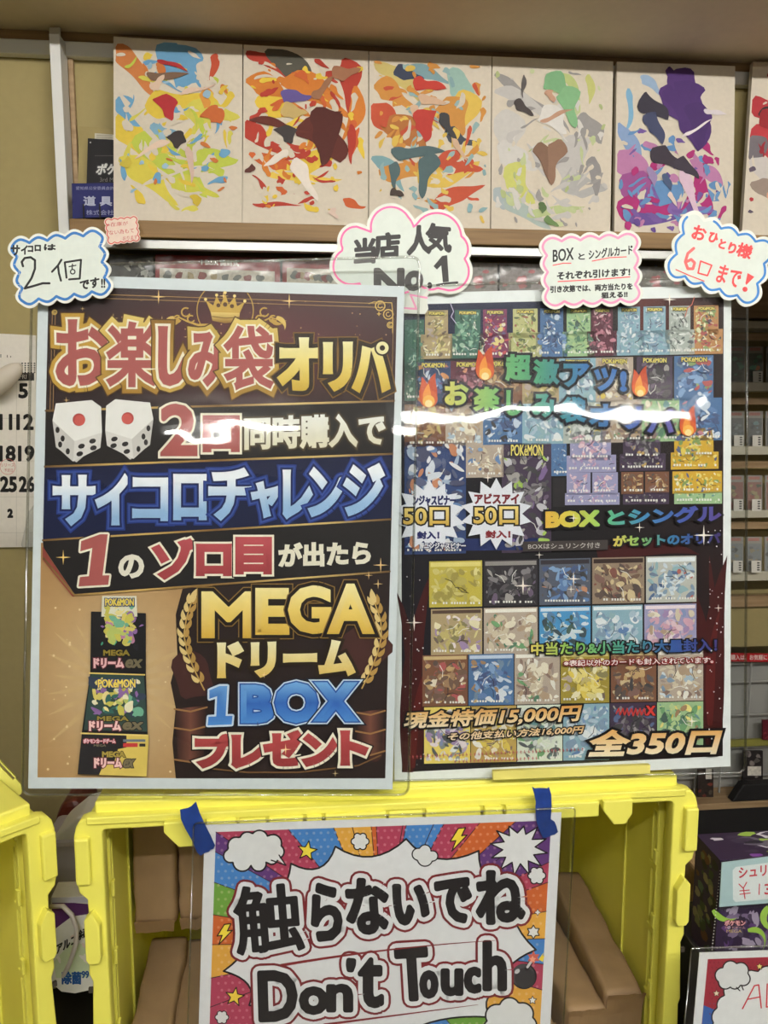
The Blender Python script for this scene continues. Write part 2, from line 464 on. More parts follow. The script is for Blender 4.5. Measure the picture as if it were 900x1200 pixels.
# counter under the crates
bm = bmesh.new(); box(bm, (-1.2, 0.50, 0.775), (0.62, 1.25, 0.803), 0.003)
ct = thing('counter', 'dark counter that the yellow crates stand on', 'counter', (-0.3, 0.9, 0))
from_bm('counter_top', bm, M['black'], ct)
boxobj('counter_front', (-1.17, 0.53, 0.0), (0.59, 0.55, 0.775), M['black'], ct)
boxobj('counter_side', (0.57, 0.55, 0.0), (0.59, 1.24, 0.775), M['black'], ct)

# wooden shelf with the canvases
SY = 1.185
xs0 = onY(84, 265, SY).x
sh = thing('wall_shelf', 'long pale wooden shelf with silver edge strip under the six art canvases', 'shelf', (0.25, 1.22, ZE+0.258))
boxobj('board', (xs0, SY-0.012, ZE+0.2575), (0.95, 1.262, ZE+0.2815), M['wood'], sh, 0.0015)
boxobj('edge_strip', (xs0, SY-0.004, ZE+0.2435), (0.95, SY+0.006, ZE+0.2570), M['metal'], sh, 0.001)
boxobj('shade_board', (xs0, 1.245, ZE+0.0), (0.61, 1.262, ZE+0.2435), M['dark'], sh, 0.001)  # dark board stands in for the shade under the shelf

up = thing('shelf_upright', 'white slotted upright on tan wall left of the first canvas', 'shelf upright', (onY(71, 160, 1.235).x, 1.24, ZE+0.2))
xu = onY(71, 160, 1.235).x
boxobj('post', (xu-0.0075, 1.228, ZE+0.05), (xu+0.0075, 1.262, ZE+0.552), M['white'], up, 0.001)
a0, a1 = onZ(57, 32, ZE+0.566), onZ(70, 32, ZE+0.566)
bm = bmesh.new()
p = [Vector((xu-0.0072, 1.2275, ZE+0.535)), Vector((xu+0.0072, 1.2275, ZE+0.535))]
hexa(bm, [p[0], p[1], p[1]+Vector((0, 0.006, 0.004)), p[0]+Vector((0, 0.006, 0.004))],
     [a0, a1, a1+Vector((0, 0.006, 0.002)), a0+Vector((0, 0.006, 0.002))], 0.001)
from_bm('bracket_arm', bm, M['white'], up)

# ================================================================== art canvases (plain abstract colour splashes)
LEAN = Vector((0, -math.cos(math.radians(11)), math.sin(math.radians(11))))
CANV = Plane((0, SY, ZE+0.2825), LEAN)
def canvas(q, label, paint):
    pr = Print(CANV.off(0.0), seed=len(label))
    pr.slab(q, 0.009, CREAM)
    paint(pr, q)
    o = pr.build('art_canvas', None, M['canvas'])
    tag(o, label, 'art print', 'art canvases on the wooden shelf')
    return o
class Box2:
    """place in a canvas by fractions"""
    def __init__(s, q): s.q = q
    def __call__(s, u, v):
        a, b, c, d = s.q
        return ((a[0]*(1-u)+b[0]*u)*(1-v)+(d[0]*(1-u)+c[0]*u)*v, (a[1]*(1-u)+b[1]*u)*(1-v)+(d[1]*(1-u)+c[1]*u)*v)
CREAM = (216, 206, 188)
def inside(f, u, v): return f(min(0.985, max(0.015, u)), min(0.985, max(0.015, v)))
def clipf(pr, f, pts, col):
    """polygon given in canvas fractions, kept on the canvas"""
    pr.poly([inside(f, u, v) for u, v in pts], mixc(col, (196, 184, 164), .13))
def splash(pr, f, specs, seed):
    """specs: (u, v, angle deg, length, width, bend, colour) wavy tongues of colour in fractions of the canvas"""
    rn = random.Random(seed*77+len(specs))
    for (u, v, a, L, w, b, col) in specs:
        A, Bq = [], []; a = math.radians(a); n = 16; ph, ph2 = rn.uniform(0, 6), rn.uniform(0, 6); w *= .95 if w > .06 else .85
        x, y = u, v
        for k in range(n+1):
            t = k/n; th = a+b*t+.22*math.sin(2.2*PI*t+ph)
            wa = w*(min(1, t*5+.1))**.7*(1-t)**.62*(1+.30*math.sin(9*t+ph)); wb = w*(min(1, t*5+.1))**.7*(1-t)**.62*(1+.30*math.sin(8*t+ph2))
            A.append((x-wa*math.sin(th), y+0.68*wa*math.cos(th))); Bq.append((x+wb*math.sin(th), y-0.68*wb*math.cos(th)))
            x += L/n*math.cos(th); y += 0.68*L/n*math.sin(th)
        clipf(pr, f, A+Bq[::-1], col)
def swirl(pr, f, cols, n, c, seed, L=(.06, .2), w=(.009, .03), rmin=.1, rmax=.62, tw=.5):
    """many thin flame tongues turning about a centre"""
    rn = random.Random(seed); k0 = pr.k
    for i in range(n):
        pr.k = k0+i
        r, t = rn.uniform(rmin, rmax), rn.uniform(0, 2*PI); u, v = c[0]+r*math.cos(t), c[1]+r*math.sin(t)*.8
        if not (.04 < u < .96 and .04 < v < .95): continue
        splash(pr, f, [(u, v, math.degrees(t+PI/2+rn.uniform(-.3, .3)+tw), rn.uniform(*L), rn.uniform(*w)*1.5, rn.uniform(-.9, 1.2), rn.choice(cols))], seed+i)
    pr.k = k0+n+1
def scatter(pr, f, cols, n, area, size, seed, asp=(0.3, 0.8)):
    rn = random.Random(seed); pr.rnd = rn
    for k in range(n):
        u, v = rn.uniform(area[0], area[2]), rn.uniform(area[1], area[3]); r = rn.uniform(*size)
        a = rn.uniform(0, PI); m = 10; pts = []; as_ = rn.uniform(*asp)
        for j in range(m):
            t = 2*PI*j/m; q = r*(1+rn.uniform(-.3, .3)); x, y = q*math.cos(t), q*as_*math.sin(t)
            pts.append((u+x*math.cos(a)-y*math.sin(a), v+0.68*(x*math.sin(a)+y*math.cos(a))))
        sm = []
        for j in range(m):
            p, q = pts[j], pts[(j+1) % m]; sm += [(p[0]*.7+q[0]*.3, p[1]*.7+q[1]*.3), (p[0]*.3+q[0]*.7, p[1]*.3+q[1]*.7)]
        clipf(pr, f, sm, rn.choice(cols))
BLUE, ORG, YEL, LIM = (98, 160, 205), (206, 112, 50), (228, 198, 62), (190, 205, 70)
def paint1(pr, q):
    f = Box2(q)
    splash(pr, f, [(0.02, 0.05, 40, .5, .10, .5, (208, 120, 60)), (.36, .02, 60, .42, .17, -.5, BLUE), (.60, .03, 95, .36, .17, .5, BLUE),
                   (.02, .42, 40, .7, .14, .4, YEL), (.25, .38, -30, .6, .12, .9, YEL), (.15, .55, 30, .75, .16, .3, LIM), (.5, .62, 20, .48, .14, -.6, LIM),
                   (.55, .40, -20, .45, .13, .8, (214, 206, 80)), (.04, .66, 25, .6, .12, .5, (220, 205, 70)), (.45, .8, -10, .4, .08, .8, (205, 205, 70)),
                   (.05, .32, 70, .30, .09, -.6, BLUE), (.30, .46, 40, .28, .07, -.6, (120, 170, 200)), (.8, .06, 90, .24, .05, .6, (196, 70, 44)),
                   (.70, .25, 70, .3, .06, .4, (226, 150, 60)), (.04, .30, 40, .95, .035, .55, CREAM), (.22, .80, -40, .6, .02, .9, CREAM)], 1)
    swirl(pr, f, [YEL, LIM, BLUE, CREAM, (214, 206, 80), CREAM], 110, (.5, .5), 9)
    scatter(pr, f, [CREAM, CREAM, BLUE, ORG, (150, 190, 214)], 40, (.04, .05, .95, .85), (.015, .05), 3)
    # loose dark and red strokes through the middle
    splash(pr, f, [(.26, .19, 10, .34, .05, -.5, (112, 84, 66)), (.34, .12, 12, .26, .03, .2, (168, 34, 40)), (.40, .30, 70, .22, .10, .2, (176, 36, 44)),
                   (.30, .28, -60, .16, .05, .3, (226, 196, 172)), (.52, .30, -22, .30, .025, .1, (228, 198, 176)), (.48, .50, 80, .14, .10, .1, (44, 38, 40)),
                   (.44, .56, 160, .32, .035, -.3, (232, 206, 184)), (.58, .58, 84, .30, .04, 0, (214, 184, 170)), (.14, .67, 150, .10, .06, .4, (206, 186, 60)),
                   (.64, .84, 80, .10, .06, .1, (204, 178, 50)), (.74, .36, 40, .16, .11, .5, (200, 96, 44)), (.82, .28, -50, .10, .03, .2, (226, 190, 60))], 2)
def paint2(pr, q):
    f = Box2(q); R1, O1, Y1, DK = (180, 50, 38), (214, 120, 40), (234, 200, 60), (74, 74, 66)
    splash(pr, f, [(.02, .04, 20, .4, .07, .4, R1), (.18, .02, 35, .6, .13, .3, DK), (.02, .2, 15, .6, .1, .5, O1), (.30, .2, 10, .65, .13, .6, O1),
                   (.1, .3, 30, .4, .12, -.5, Y1), (.80, .05, 70, .5, .10, .5, R1), (.90, .2, 90, .5, .08, .5, O1), (.02, .42, 50, .5, .09, -.7, R1),
                   (.05, .6, 35, .5, .07, -.8, (206, 90, 40)), (.35, .66, -5, .5, .12, -.7, Y1), (.2, .72, 10, .6, .06, -.3, (240, 206, 80)),
                   (.08, .88, 8, .4, .028, -.3, R1), (.8, .84, 40, .2, .05, -.8, (200, 84, 40)), (.02, .52, 60, .4, .03, -.5, CREAM), (.6, .1, 50, .4, .03, .6, CREAM)], 1)
    swirl(pr, f, [R1, O1, Y1, CREAM, (206, 90, 40)], 120, (.45, .5), 18)
    scatter(pr, f, [CREAM, Y1, R1, O1], 36, (.04, .05, .96, .92), (.012, .04), 8)
    splash(pr, f, [(.55, .38, 50, .45, .22, .3, (84, 30, 26)), (.62, .33, 80, .5, .16, .3, (70, 24, 22)), (.05, .42, 5, .5, .045, .2, (90, 34, 28)),
                   (.86, .42, 85, .34, .05, .2, (176, 46, 34)), (.30, .26, 15, .26, .07, -.4, (90, 76, 150)), (.30, .36, 10, .22, .08, -.3, (198, 170, 104)),
                   (.34, .44, 70, .16, .10, .1, (52, 48, 50)), (.55, .28, -50, .26, .05, .1, (150, 100, 70)), (.72, .16, -25, .24, .07, .2, (158, 104, 74)),
                   (.36, .58, 150, .24, .05, -.2, (236, 226, 216)), (.42, .62, 60, .40, .07, .1, (240, 230, 220)), (.10, .68, 150, .10, .04, .2, (84, 40, 36)),
                   (.70, .90, 50, .10, .04, .1, (226, 200, 186))], 2)
def paint3(pr, q):
    f = Box2(q); T, O, Yy, Rr = (70, 96, 102), (210, 140, 60), (226, 190, 80), (196, 74, 48)
    splash(pr, f, [(.05, .06, 30, .5, .09, .4, (206, 188, 110)), (.2, .12, -5, .5, .08, .5, (120, 160, 170)), (.04, .2, 10, .4, .1, .7, O), (.02, .3, 60, .4, .12, -.6, Rr),
                   (.66, .08, 60, .5, .13, .7, (150, 190, 180)), (.75, .2, 80, .5, .14, .6, Yy), (.1, .4, 20, .5, .16, .5, (178, 106, 50)), (.62, .25, 40, .35, .15, 1.0, (206, 140, 62)),
                   (.02, .6, 30, .4, .08, .6, (120, 165, 175)), (.08, .68, -20, .6, .1, .9, O), (.4, .72, 0, .55, .13, -.7, Yy), (.5, .86, -15, .5, .09, -.3, Rr),
                   (.55, .62, -5, .4, .12, .4, Rr), (.2, .12, 0, .26, .07, .3, (48, 58, 84)), (.62, .44, 30, .3, .07, -.5, (60, 66, 80))], 1)
    swirl(pr, f, [O, Yy, Rr, CREAM, (140, 176, 180)], 110, (.5, .5), 27)
    scatter(pr, f, [CREAM, (130, 170, 178), O, Yy], 40, (.04, .04, .96, .95), (.012, .045), 12)
    splash(pr, f, [(.36, .16, 5, .28, .07, .2, (194, 52, 44)), (.40, .25, 8, .24, .06, .1, (214, 176, 146)), (.34, .30, 60, .2, .05, .1, (216, 180, 150)), (.42, .32, 75, .28, .12, .2, (186, 50, 44)),
                   (.58, .34, 55, .26, .06, .1, (52, 54, 60)), (.68, .48, 50, .22, .035, .2, (214, 178, 148)), (.18, .56, -5, .45, .07, .1, T), (.22, .62, 95, .24, .06, -.1, T),
                   (.50, .56, 100, .40, .09, .0, T), (.18, .78, 20, .12, .05, .1, (60, 50, 46))], 2)
def paint4(pr, q):
    f = Box2(q); G, Lg, Br, Gn = (150, 148, 148), (196, 194, 192), (124, 92, 74), (120, 178, 128)
    splash(pr, f, [(.02, .10, 20, .8, .05, .6, G), (.02, .2, 15, .7, .07, .5, Lg), (.10, .30, 75, .5, .16, .2, (206, 204, 200)), (.05, .5, 40, .4, .13, -.4, (214, 212, 208)),
                   (.60, .45, 70, .5, .22, .4, Lg), (.7, .35, 20, .3, .13, .8, G), (.58, .7, 20, .4, .14, -.5, (176, 176, 176)), (.85, .55, 80, .36, .07, .2, (140, 138, 140)),
                   (.12, .62, 60, .4, .13, -.3, (206, 210, 110)), (.1, .78, 30, .5, .09, .2, (168, 186, 182)), (.3, .9, -5, .5, .06, -.2, (184, 200, 140)), (.55, .08, 40, .4, .05, .8, (190, 204, 130)),
                   (.80, .08, 80, .26, .05, .3, (200, 204, 120)), (.02, .75, 60, .2, .08, .1, (170, 184, 190))], 1)
    swirl(pr, f, [Lg, G, CREAM, (190, 204, 150), (214, 212, 208)], 90, (.5, .55), 36)
    scatter(pr, f, [CREAM, (176, 190, 130), G, Lg, (200, 212, 160)], 34, (.04, .04, .96, .95), (.012, .04), 21)
    splash(pr, f, [(.44, .10, 20, .34, .10, .9, Gn), (.60, .16, 70, .36, .10, .2, (126, 184, 132)), (.46, .18, 60, .12, .05, .1, (196, 150, 124)), (.42, .28, 40, .3, .12, .3, (226, 224, 220)),
                   (.40, .36, -20, .3, .03, -.1, (190, 146, 120)), (.18, .26, 25, .20, .06, .3, (60, 54, 56)), (.26, .10, 100, .2, .025, -.3, (84, 80, 82)), (.40, .48, 62, .36, .08, .5, Br),
                   (.56, .46, 98, .40, .08, .05, (140, 106, 86)), (.42, .82, 85, .10, .05, 0, (80, 110, 66)), (.44, .92, 20, .14, .045, .1, (96, 130, 76))], 2)
def paint5(pr, q):
    f = Box2(q); P, PK, MG, BL = (70, 40, 110), (186, 120, 170), (170, 34, 110), (90, 140, 196)
    splash(pr, f, [(.10, .15, 80, .4, .04, .5, (120, 176, 214)), (.2, .08, 20, .25, .06, .8, (150, 180, 214)), (.02, .35, 70, .5, .08, -.4, (130, 160, 206)), (.02, .52, 40, .5, .14, .3, PK),
                   (.05, .66, 20, .7, .14, .1, (150, 70, 140)), (.02, .82, 5, .6, .12, -.2, MG), (.3, .72, 0, .6, .14, .3, BL), (.6, .66, 40, .4, .12, .6, MG), (.62, .56, 20, .36, .1, .5, PK),
                   (.1, .92, -5, .6, .06, -.3, (96, 70, 150)), (.45, .85, -10, .4, .08, .3, (120, 90, 170))], 1)
    swirl(pr, f, [MG, PK, BL, CREAM, (110, 80, 160)], 90, (.45, .78), 45)
    scatter(pr, f, [CREAM, BL, PK, MG, (86, 60, 140)], 46, (.03, .45, .9, .97), (.012, .055), 30)
    splash(pr, f, [(.36, .16, 30, .62, .16, .7, P), (.46, .05, 60, .6, .20, .5, P), (.55, .10, 70, .62, .22, .2, (64, 36, 104)), (.70, .22, 85, .4, .13, .1, (58, 32, 96)),
                   (.44, .02, 75, .2, .04, .1, P), (.74, .26, 20, .2, .035, -.4, (222, 214, 220)), (.50, .46, 60, .6, .05, .9, CREAM), (.55, .60, 55, .5, .06, .6, (222, 190, 214)),
                   (.18, .24, 10, .30, .12, .6, (42, 40, 56)), (.24, .30, 50, .3, .09, .3, (52, 60, 96)), (.30, .50, 20, .42, .09, .3, (44, 38, 52)), (.5, .56, 30, .26, .07, .2, (48, 42, 58)),
                   (.28, .60, 70, .18, .05, .1, (150, 130, 180)), (.4, .64, 60, .16, .05, .1, (60, 80, 120)), (.46, .74, 60, .14, .03, .1, (226, 206, 200)), (.56, .42, -40, .3, .02, .3, (240, 232, 236))], 2)
def paint6(pr, q):
    f = Box2(q); R1 = (176, 40, 50)
    splash(pr, f, [(.03, .2, 30, .6, .12, .3, R1), (.05, .36, 40, .5, .16, .2, (186, 46, 56)), (.3, .3, 20, .5, .13, .4, (160, 36, 46)), (.02, .42, 70, .35, .12, -.2, (104, 98, 106)),
                   (.03, .55, 40, .5, .12, -.4, (206, 200, 196)), (.05, .68, 30, .5, .09, -.5, (150, 132, 122)), (.2, .74, -10, .4, .08, -.2, (222, 160, 130)), (.14, .08, -40, .14, .03, .2, R1)], 1)
    swirl(pr, f, [R1, CREAM, (150, 30, 44)], 40, (.4, .4), 54)
    scatter(pr, f, [CREAM, R1, (80, 70, 90)], 18, (.05, .1, .6, .9), (.012, .04), 40)
    splash(pr, f, [(.08, .30, -20, .4, .05, .8, (40, 32, 36)), (.10, .28, 30, .4, .09, .2, (150, 30, 40)), (.35, .4, 60, .3, .1, .1, (60, 54, 60))], 2)
canvas([(133, 42.5), (284, 52), (283.6, 264), (133.2, 260.5)], 'first canvas from the left, blue, lime and yellow splashes with red strokes', paint1)
canvas([(285.5, 52.3), (431.5, 60), (431.5, 267.2), (284, 264)], 'second canvas from the left, dark maroon swoosh among orange flame shapes', paint2)
canvas([(432.6, 60.2), (576, 66), (574.3, 272.5), (432.4, 267.6)], 'third canvas from the left, ochre and orange swirls with dark teal strokes', paint3)
canvas([(577, 66.2), (718.7, 72), (715, 276), (575.4, 272.6)], 'canvas with pale grey swooshes, green tuft and brown strokes, between orange and purple canvases', paint4)
canvas([(723, 72.3), (861.5, 77.4), (858.5, 280), (719.6, 276.5)], 'canvas with big dark purple swoosh over pink and blue splashes', paint5)
canvas([(882.5, 72), (1010, 78), (1000, 286), (869, 281)], 'canvas with red splashes cut off at the right picture edge', paint6)

# ================================================================== small things on the left of the shelf
pr = Print(Plane((0, 1.235, ZE+0.3), (0, -1, 0.08)))
pr.slab([(103, 162), (150, 165), (150, 262), (100, 262)], 0.012, (26, 24, 26))
pr.rect(111, 182, 150, 183, (70, 66, 66))
pr.text('ポケ', 114, 136, 192, 204, (220, 220, 214), out=[(1.2, (60, 60, 60))], bold=0.6, shear=3)
pr.text('3rd M', 117, 133, 208, 213, (120, 116, 112))
for (x, y) in ((106, 167),): pr.disc(x, y, 1, (170, 170, 165))
tag(pr.build('black_box'), 'flat black box with white lettering, standing behind the first canvas', 'box')
pr = Print(Plane((0, 1.246, ZE+0.3), (0, -1, 0.05)))
pr.slab([(111, 156), (136, 158), (136, 200), (110, 200)], 0.001, (206, 200, 180))
for k in range(5): pr.rect(113, 158+k*1.6, 132, 158.6+k*1.6, (140, 134, 118))
tag(pr.build('paper_slip'), 'small white paper slip sticking up behind the flat black box', 'paper')
pr = Print(Plane((0, 1.252, ZE+0.3), (0, -1, 0.03)))
pr.slab([(93, 148), (150, 151), (150, 262), (90, 262)], 0.002, (158, 142, 92))
tag(pr.build('card_sheet'), 'olive cardboard sheet at the back of the shelf, behind the flat black box', 'cardboard')
pr = Print(Plane((0, 1.205, ZE+0.3), (0, -1, 0.06)))
pr.slab([(84, 215), (150, 214), (150, 253), (85, 256)], 0.003, (30, 34, 96))
pr.text('愛知県公安委員会許可 第54', 89, 150, 218.5, 222.5, (150, 152, 180))
pr.text('道 具', 98, 131, 230, 241, (176, 180, 200), bold=0.4)
pr.text('株式会社リ', 101, 140, 246, 252, (150, 154, 186))
tag(pr.build('dealer_plate'), 'navy blue licence plate with white characters beside the white upright', 'sign')
bm = bmesh.new()
for px in (99, 118):
    a = onY(px, 250, 1.200); b_ = onY(118, 250, 1.200).x-onY(99, 250, 1.200).x
    if px == 99: tube(bm, [Vector((a.x, 1.230, ZE+0.2842)), Vector((a.x+b_, 1.230, ZE+0.2842))], 0.0014, 6)
    tube(bm, [a+Vector((0, -0.004, 0.012)), a+Vector((0, -0.004, -0.010)), Vector((a.x, 1.196, ZE+0.2835)), Vector((a.x, 1.230, ZE+0.2835))], 0.0012, 6)
tag(from_bm('wire_stand', bm, M['black']), 'black wire stand under the navy licence plate', 'stand')
RCARD = Plane((0, 1.150, ZE+0.25), (0, -1, 0.10))
q = [(123, 257), (160, 253.5), (163.5, 282), (127, 286)]
pr = Print(RCARD); pr.slab(scallop(q, 5, 4, 1.6), 0.0008, (244, 222, 206))
pr.stroke(scallop(q, 5, 4, 1.6, 1.6), 1.1, (220, 86, 84), closed=True)
pr.text('※在庫が', 125, 150, 261, 266, (206, 70, 72), slope=-.08); pr.text('ない為もて', 128, 157, 270, 275.5, (206, 70, 72), slope=-.1)
pr.text('おります', 144, 161, 277, 282, (206, 70, 72), slope=-.1)
tag(pr.build('price_card'), 'tiny pink-edged card with red handwriting on the shelf edge', 'handwritten card')

# ================================================================== calendar on the tan wall
CAL = Plane((0, 1.262, ZE), (0, -1, 0.0))
cal = thing('wall_calendar', 'white wall calendar with large black dates at the left picture edge', 'calendar', onY(0, 640, 1.265))
pr = Print(CAL); pr.slab([(-60, 388), (42, 393), (41.5, 641), (-58, 642)], 0.002, (226, 220, 208))
for r in range(5):
    for c in range(5): pr.rect(25+c*3.6, 425+r*2.6, 27+c*3.6, 426.6+r*2.6, (60, 58, 54), step=False)
for k, px in enumerate((0.5, 8, 12)): pr.rect(px, 415+k, px+1, 419, (90, 86, 80), step=False)
pr.k += 1
pr.rect(-60, 437, 40, 446, (36, 32, 30)); pr.text('FRI', 23, 31, 439, 444, (220, 214, 204))
for y in (490, 540, 582, 624): pr.rect(-60, y, 41, y+0.5, (196, 190, 178))
pr.rect(19, 446, 19.5, 640, (196, 190, 178))
for (t, x0, x1, y0, y1) in (('5', 22.5, 32, 450, 466), ('11', 0, 13.5, 486, 503), ('12', 20, 38.5, 486, 503), ('18', 0, 17.5, 523, 540), ('19', 22, 39.5, 523, 540),
                            ('25', 1, 19, 559, 576), ('26', 23, 40, 559, 576), ('2', 9.5, 14.5, 597, 606)):
    pr.text(t, x0, x1, y0, y1, (28, 26, 26), bold=1.0)
pr.ring(9, 547, 9, 0.5, (206, 110, 100), 20); pr.text('リリース', 1, 17, 543, 547, (190, 90, 84)); pr.text('予定日', 5, 15, 549, 553, (190, 90, 84))
pr.build('date_sheet', cal)
bm = bmesh.new(); a, b = onY(-8, 455, 1.235), onY(24, 428, 1.225)
d = b-a; tube(bm, [a+d*(k/8) for k in range(9)], 0.0155, 14, [1.0, 1.02, 1.03, 1.02, 0.98, 0.92, 0.82, 0.64, 0.30])
tag(from_bm('soft_cone', bm, M['shell'], None, True), 'cream tapered soft tip hanging in front of the calendar', 'ornament')
bm = bmesh.new(); c = onY(34, 622, 1.24)
for k in range(5):
    pass
hexa(bm, [onY(24, 640, 1.235), onY(44, 650, 1.235), onY(44, 585, 1.24), onY(33, 600, 1.24)], [onY(26, 640, 1.258), onY(44, 648, 1.258), onY(44, 588, 1.258), onY(34, 602, 1.258)], 0.003)
tag(from_bm('clear_bag', bm, M['film']), 'crinkled clear bag below the calendar beside the left poster', 'bag')

# ================================================================== packs hanging under the shelf
def pack(x0, x1, y0, y1, label, paint, base, slope=0.03, Y=1.215):
    t = thing('card_pack', label, 'card pack', onY((x0+x1)/2, y1, Y), 'packs hanging under the wooden shelf')
    pl = Plane((0, Y, ZE+0.2), (0, -1, 0.02)); pr = Print(pl, 5)
    s = (x1-x0)*slope
    pr.slab([(x0, y0), (x1, y0+s), (x1, y1+s), (x0, y1)], 0.003, base); paint(pr); pr.build('printed_sheet', t, M['inkart'])
    plate('clear_pocket', pl.off(0.005), [rquad([pl.uv(x0-2, y1+2), pl.uv(x1+2, y1+s+2), pl.uv(x1+2, y0+s-6), pl.uv(x0-2, y0-6)], 0.003)], 0.0005, M['film'], t)
def pk_grey(pr):
    for k in range(26): pr.blob(pr.rnd.uniform(134, 178), pr.rnd.uniform(302, 332), pr.rnd.uniform(2, 6), pr.rnd.choice([(150, 150, 146), (70, 70, 70), (110, 108, 104), (190, 188, 180)]), .6, pr.rnd.uniform(0, 3))
def pk_red(x0, x1, text):
    def f(pr):
        pr.rect(x0+5, 314, x1-6, 352, (206, 196, 178), .03)
        if text: pr.text('1 BOX 開封式', 236, 280, 303.5, 310.5, (236, 228, 218), slope=.03, bold=.35)
        for k in range(9):
            x = x0+14+k*(x1-x0-24)/9; pr.blob(x, 322+k*.6, 5, pr.rnd.choice([(150, 140, 126), (130, 60, 56), (110, 112, 106), (170, 150, 110)]), .9)
    return f
def pk_pale(x0, x1):
    def f(pr):
        for k in range(18): pr.blob(pr.rnd.uniform(x0+4, x1-4), pr.rnd.uniform(302, 345), pr.rnd.uniform(2, 6), pr.rnd.choice([(166, 160, 152), (140, 136, 130), (196, 120, 122), (184, 180, 172), (120, 116, 110)]), .7)
    return f
pack(128, 179, 298, 350, 'monochrome card pack under the shelf beside the blue-edged dice card', pk_grey, (96, 94, 92))
pack(182, 328, 298, 352, 'dark red pack with cream panel and white 1 BOX heading under the shelf', pk_red(182, 328, True), (140, 42, 44))
pack(331, 402, 301, 354, 'smaller dark red pack under the shelf next to the pink speech cloud', pk_red(331, 402, False), (140, 46, 46))
pack(540, 583, 307, 360, 'pale grey card pack right of the pink speech cloud', pk_pale(540, 583), (160, 152, 146))
pack(586, 640, 308, 360, 'pale grey pack left of the pink-edged handwritten card', pk_pale(586, 640), (164, 154, 150))
pack(740, 800, 312, 362, 'grey card pack between the pink-edged and blue-edged cards', pk_pale(740, 800), (140, 134, 126))

# ================================================================== shelf unit and wire rack far right
FY = 1.9
fx0, fx1 = 0.80, 1.62
def bandz(y): return onY(872, y, FY).z
fu = thing('display_unit', 'pale shelf unit with four card tiers beyond the right poster edge', 'shelf unit', (1.2, 2.0, 0.46))
boxobj('back_panel', (fx0, FY+0.10, bandz(764)), (fx1, FY+0.115, ZE+0.50), M['tan'], fu)
for (a, b) in ((448, 458), (523, 533), (598, 607), (670, 681), (376, 384)):
    bm = bmesh.new(); box(bm, (fx0, FY, bandz(b)), (fx1, FY+0.008, bandz(a)), 0.0015); box(bm, (fx0, FY+0.008, bandz(b)), (fx1, FY+0.10, bandz(b)+0.006))
    from_bm('shelf_tray', bm, M['cream'], fu)
for (a, b) in ((390, 398), (466, 474), (541, 549), (613, 621), (700, 713), (302, 372)):
    boxobj('wooden_rail', (fx0, FY+0.012, bandz(b)), (fx1, FY+0.03, bandz(a)), M['beech'], fu)
boxobj('lower_panel', (fx0, FY+0.03, bandz(762)), (fx1, FY+0.045, bandz(700)), M['tan'], fu)
for x in (fx0, fx1-0.02): boxobj('side_panel', (x, FY+0.035, bandz(764)), (x+0.02, FY+0.115, ZE+0.50), M['cream'], fu)
rn = random.Random(4)
ROWS = [(402, 448, 'top'), (478, 523, 'second'), (553, 598, 'third'), (625, 670, 'lowest')]
PALS = [[(40, 120, 90), (70, 160, 120), (30, 50, 44), (230, 110, 60)], [(86, 96, 104), (120, 130, 134), (50, 54, 60), (96, 140, 150)],
        [(120, 90, 60), (60, 80, 60), (150, 60, 50), (170, 150, 90)], [(90, 92, 96), (60, 58, 60), (110, 120, 130), (150, 130, 90)]]
CASE = None
for r, (a, b, nm) in enumerate(ROWS):
    for c in range(3):
        x0 = 855+c*21.5-r*0.6; x1 = x0+18
        t = thing('card_case', '%s clear card case on the %s tier of the far shelf unit' % (('leftmost', 'middle', 'rightmost')[c], nm), 'card case', onY((x0+x1)/2, b, FY+0.04), 'cards on the far shelf unit')
        pl = Plane((0, FY+0.040, ZE), (0, -1, 0.10)); pr = Print(pl, r*7+c)
        y0, y1 = a+4, b-0.5
        pr.slab([(x0, y0), (x1, y0), (x1, y1), (x0, y1)], 0.004, (186, 180, 170)); pr.rect(x0+1, y0+8, x1-1, y1-1, mixc(PALS[r][2], (206, 202, 192), .6))
        for k in range(12): pr.blob(pr.rnd.uniform(x0+4, x1-4), pr.rnd.uniform(y0+12, y1-4), pr.rnd.uniform(1.5, 3.6), mixc(pr.rnd.choice(PALS[r]), (214, 210, 200), .5), .8)
        pr.rect(x0+2, y0+1.5, x1-3, y0+5, (206, 150, 140))
        pr.build('card', t, M['ink'])
        plate('case', pl.off(0.004), [rquad([pl.uv(x0-.7, y1+.5), pl.uv(x1+.7, y1+.5), pl.uv(x1+.7, y0-1), pl.uv(x0-.7, y0-1)], 0.003)], 0.001, M['sleeve'], t)
        if (r, c) in ((0, 1), (1, 1), (1, 0), (2, 0), (2, 1), (3, 0), (3, 1), (0, 2)):
            pl2 = Plane((0, FY+0.026, ZE), (0, -1, 0.12)); pr = Print(pl2, 3)
            xa, xb = x0+6, x1-1; yb = b+1
            pr.slab([(xa, yb-14), (xb, yb-14), (xb, yb), (xa, yb)], 0.001, (232, 228, 216))
            for k in range(4): pr.rect(xb-4.5, yb-12+k*2.7, xb-1.5, yb-10.6+k*2.7, (70, 66, 60))
            tag(pr.build('price_tag'), 'white price tag before the %s card on the %s tier of the far shelf unit' % (('leftmost', 'middle', 'rightmost')[c], nm), 'price tag', 'price tags on the far shelf unit')
pr = Print(Plane((0, FY-0.002, ZE), (0, -1, 0)), 3)
pr.slab([(845, 765), (915, 766), (915, 776), (845, 775)], 0.001, (176, 34, 38))
pr.text('ご購入は、お気軽に', 852, 899, 767.3, 773.5, (232, 206, 200), bold=.15)
tag(pr.build('shelf_sign'), 'red shelf strip with white lettering under the far shelf unit', 'sign')
zc = onY(850, 940, 1.87).z
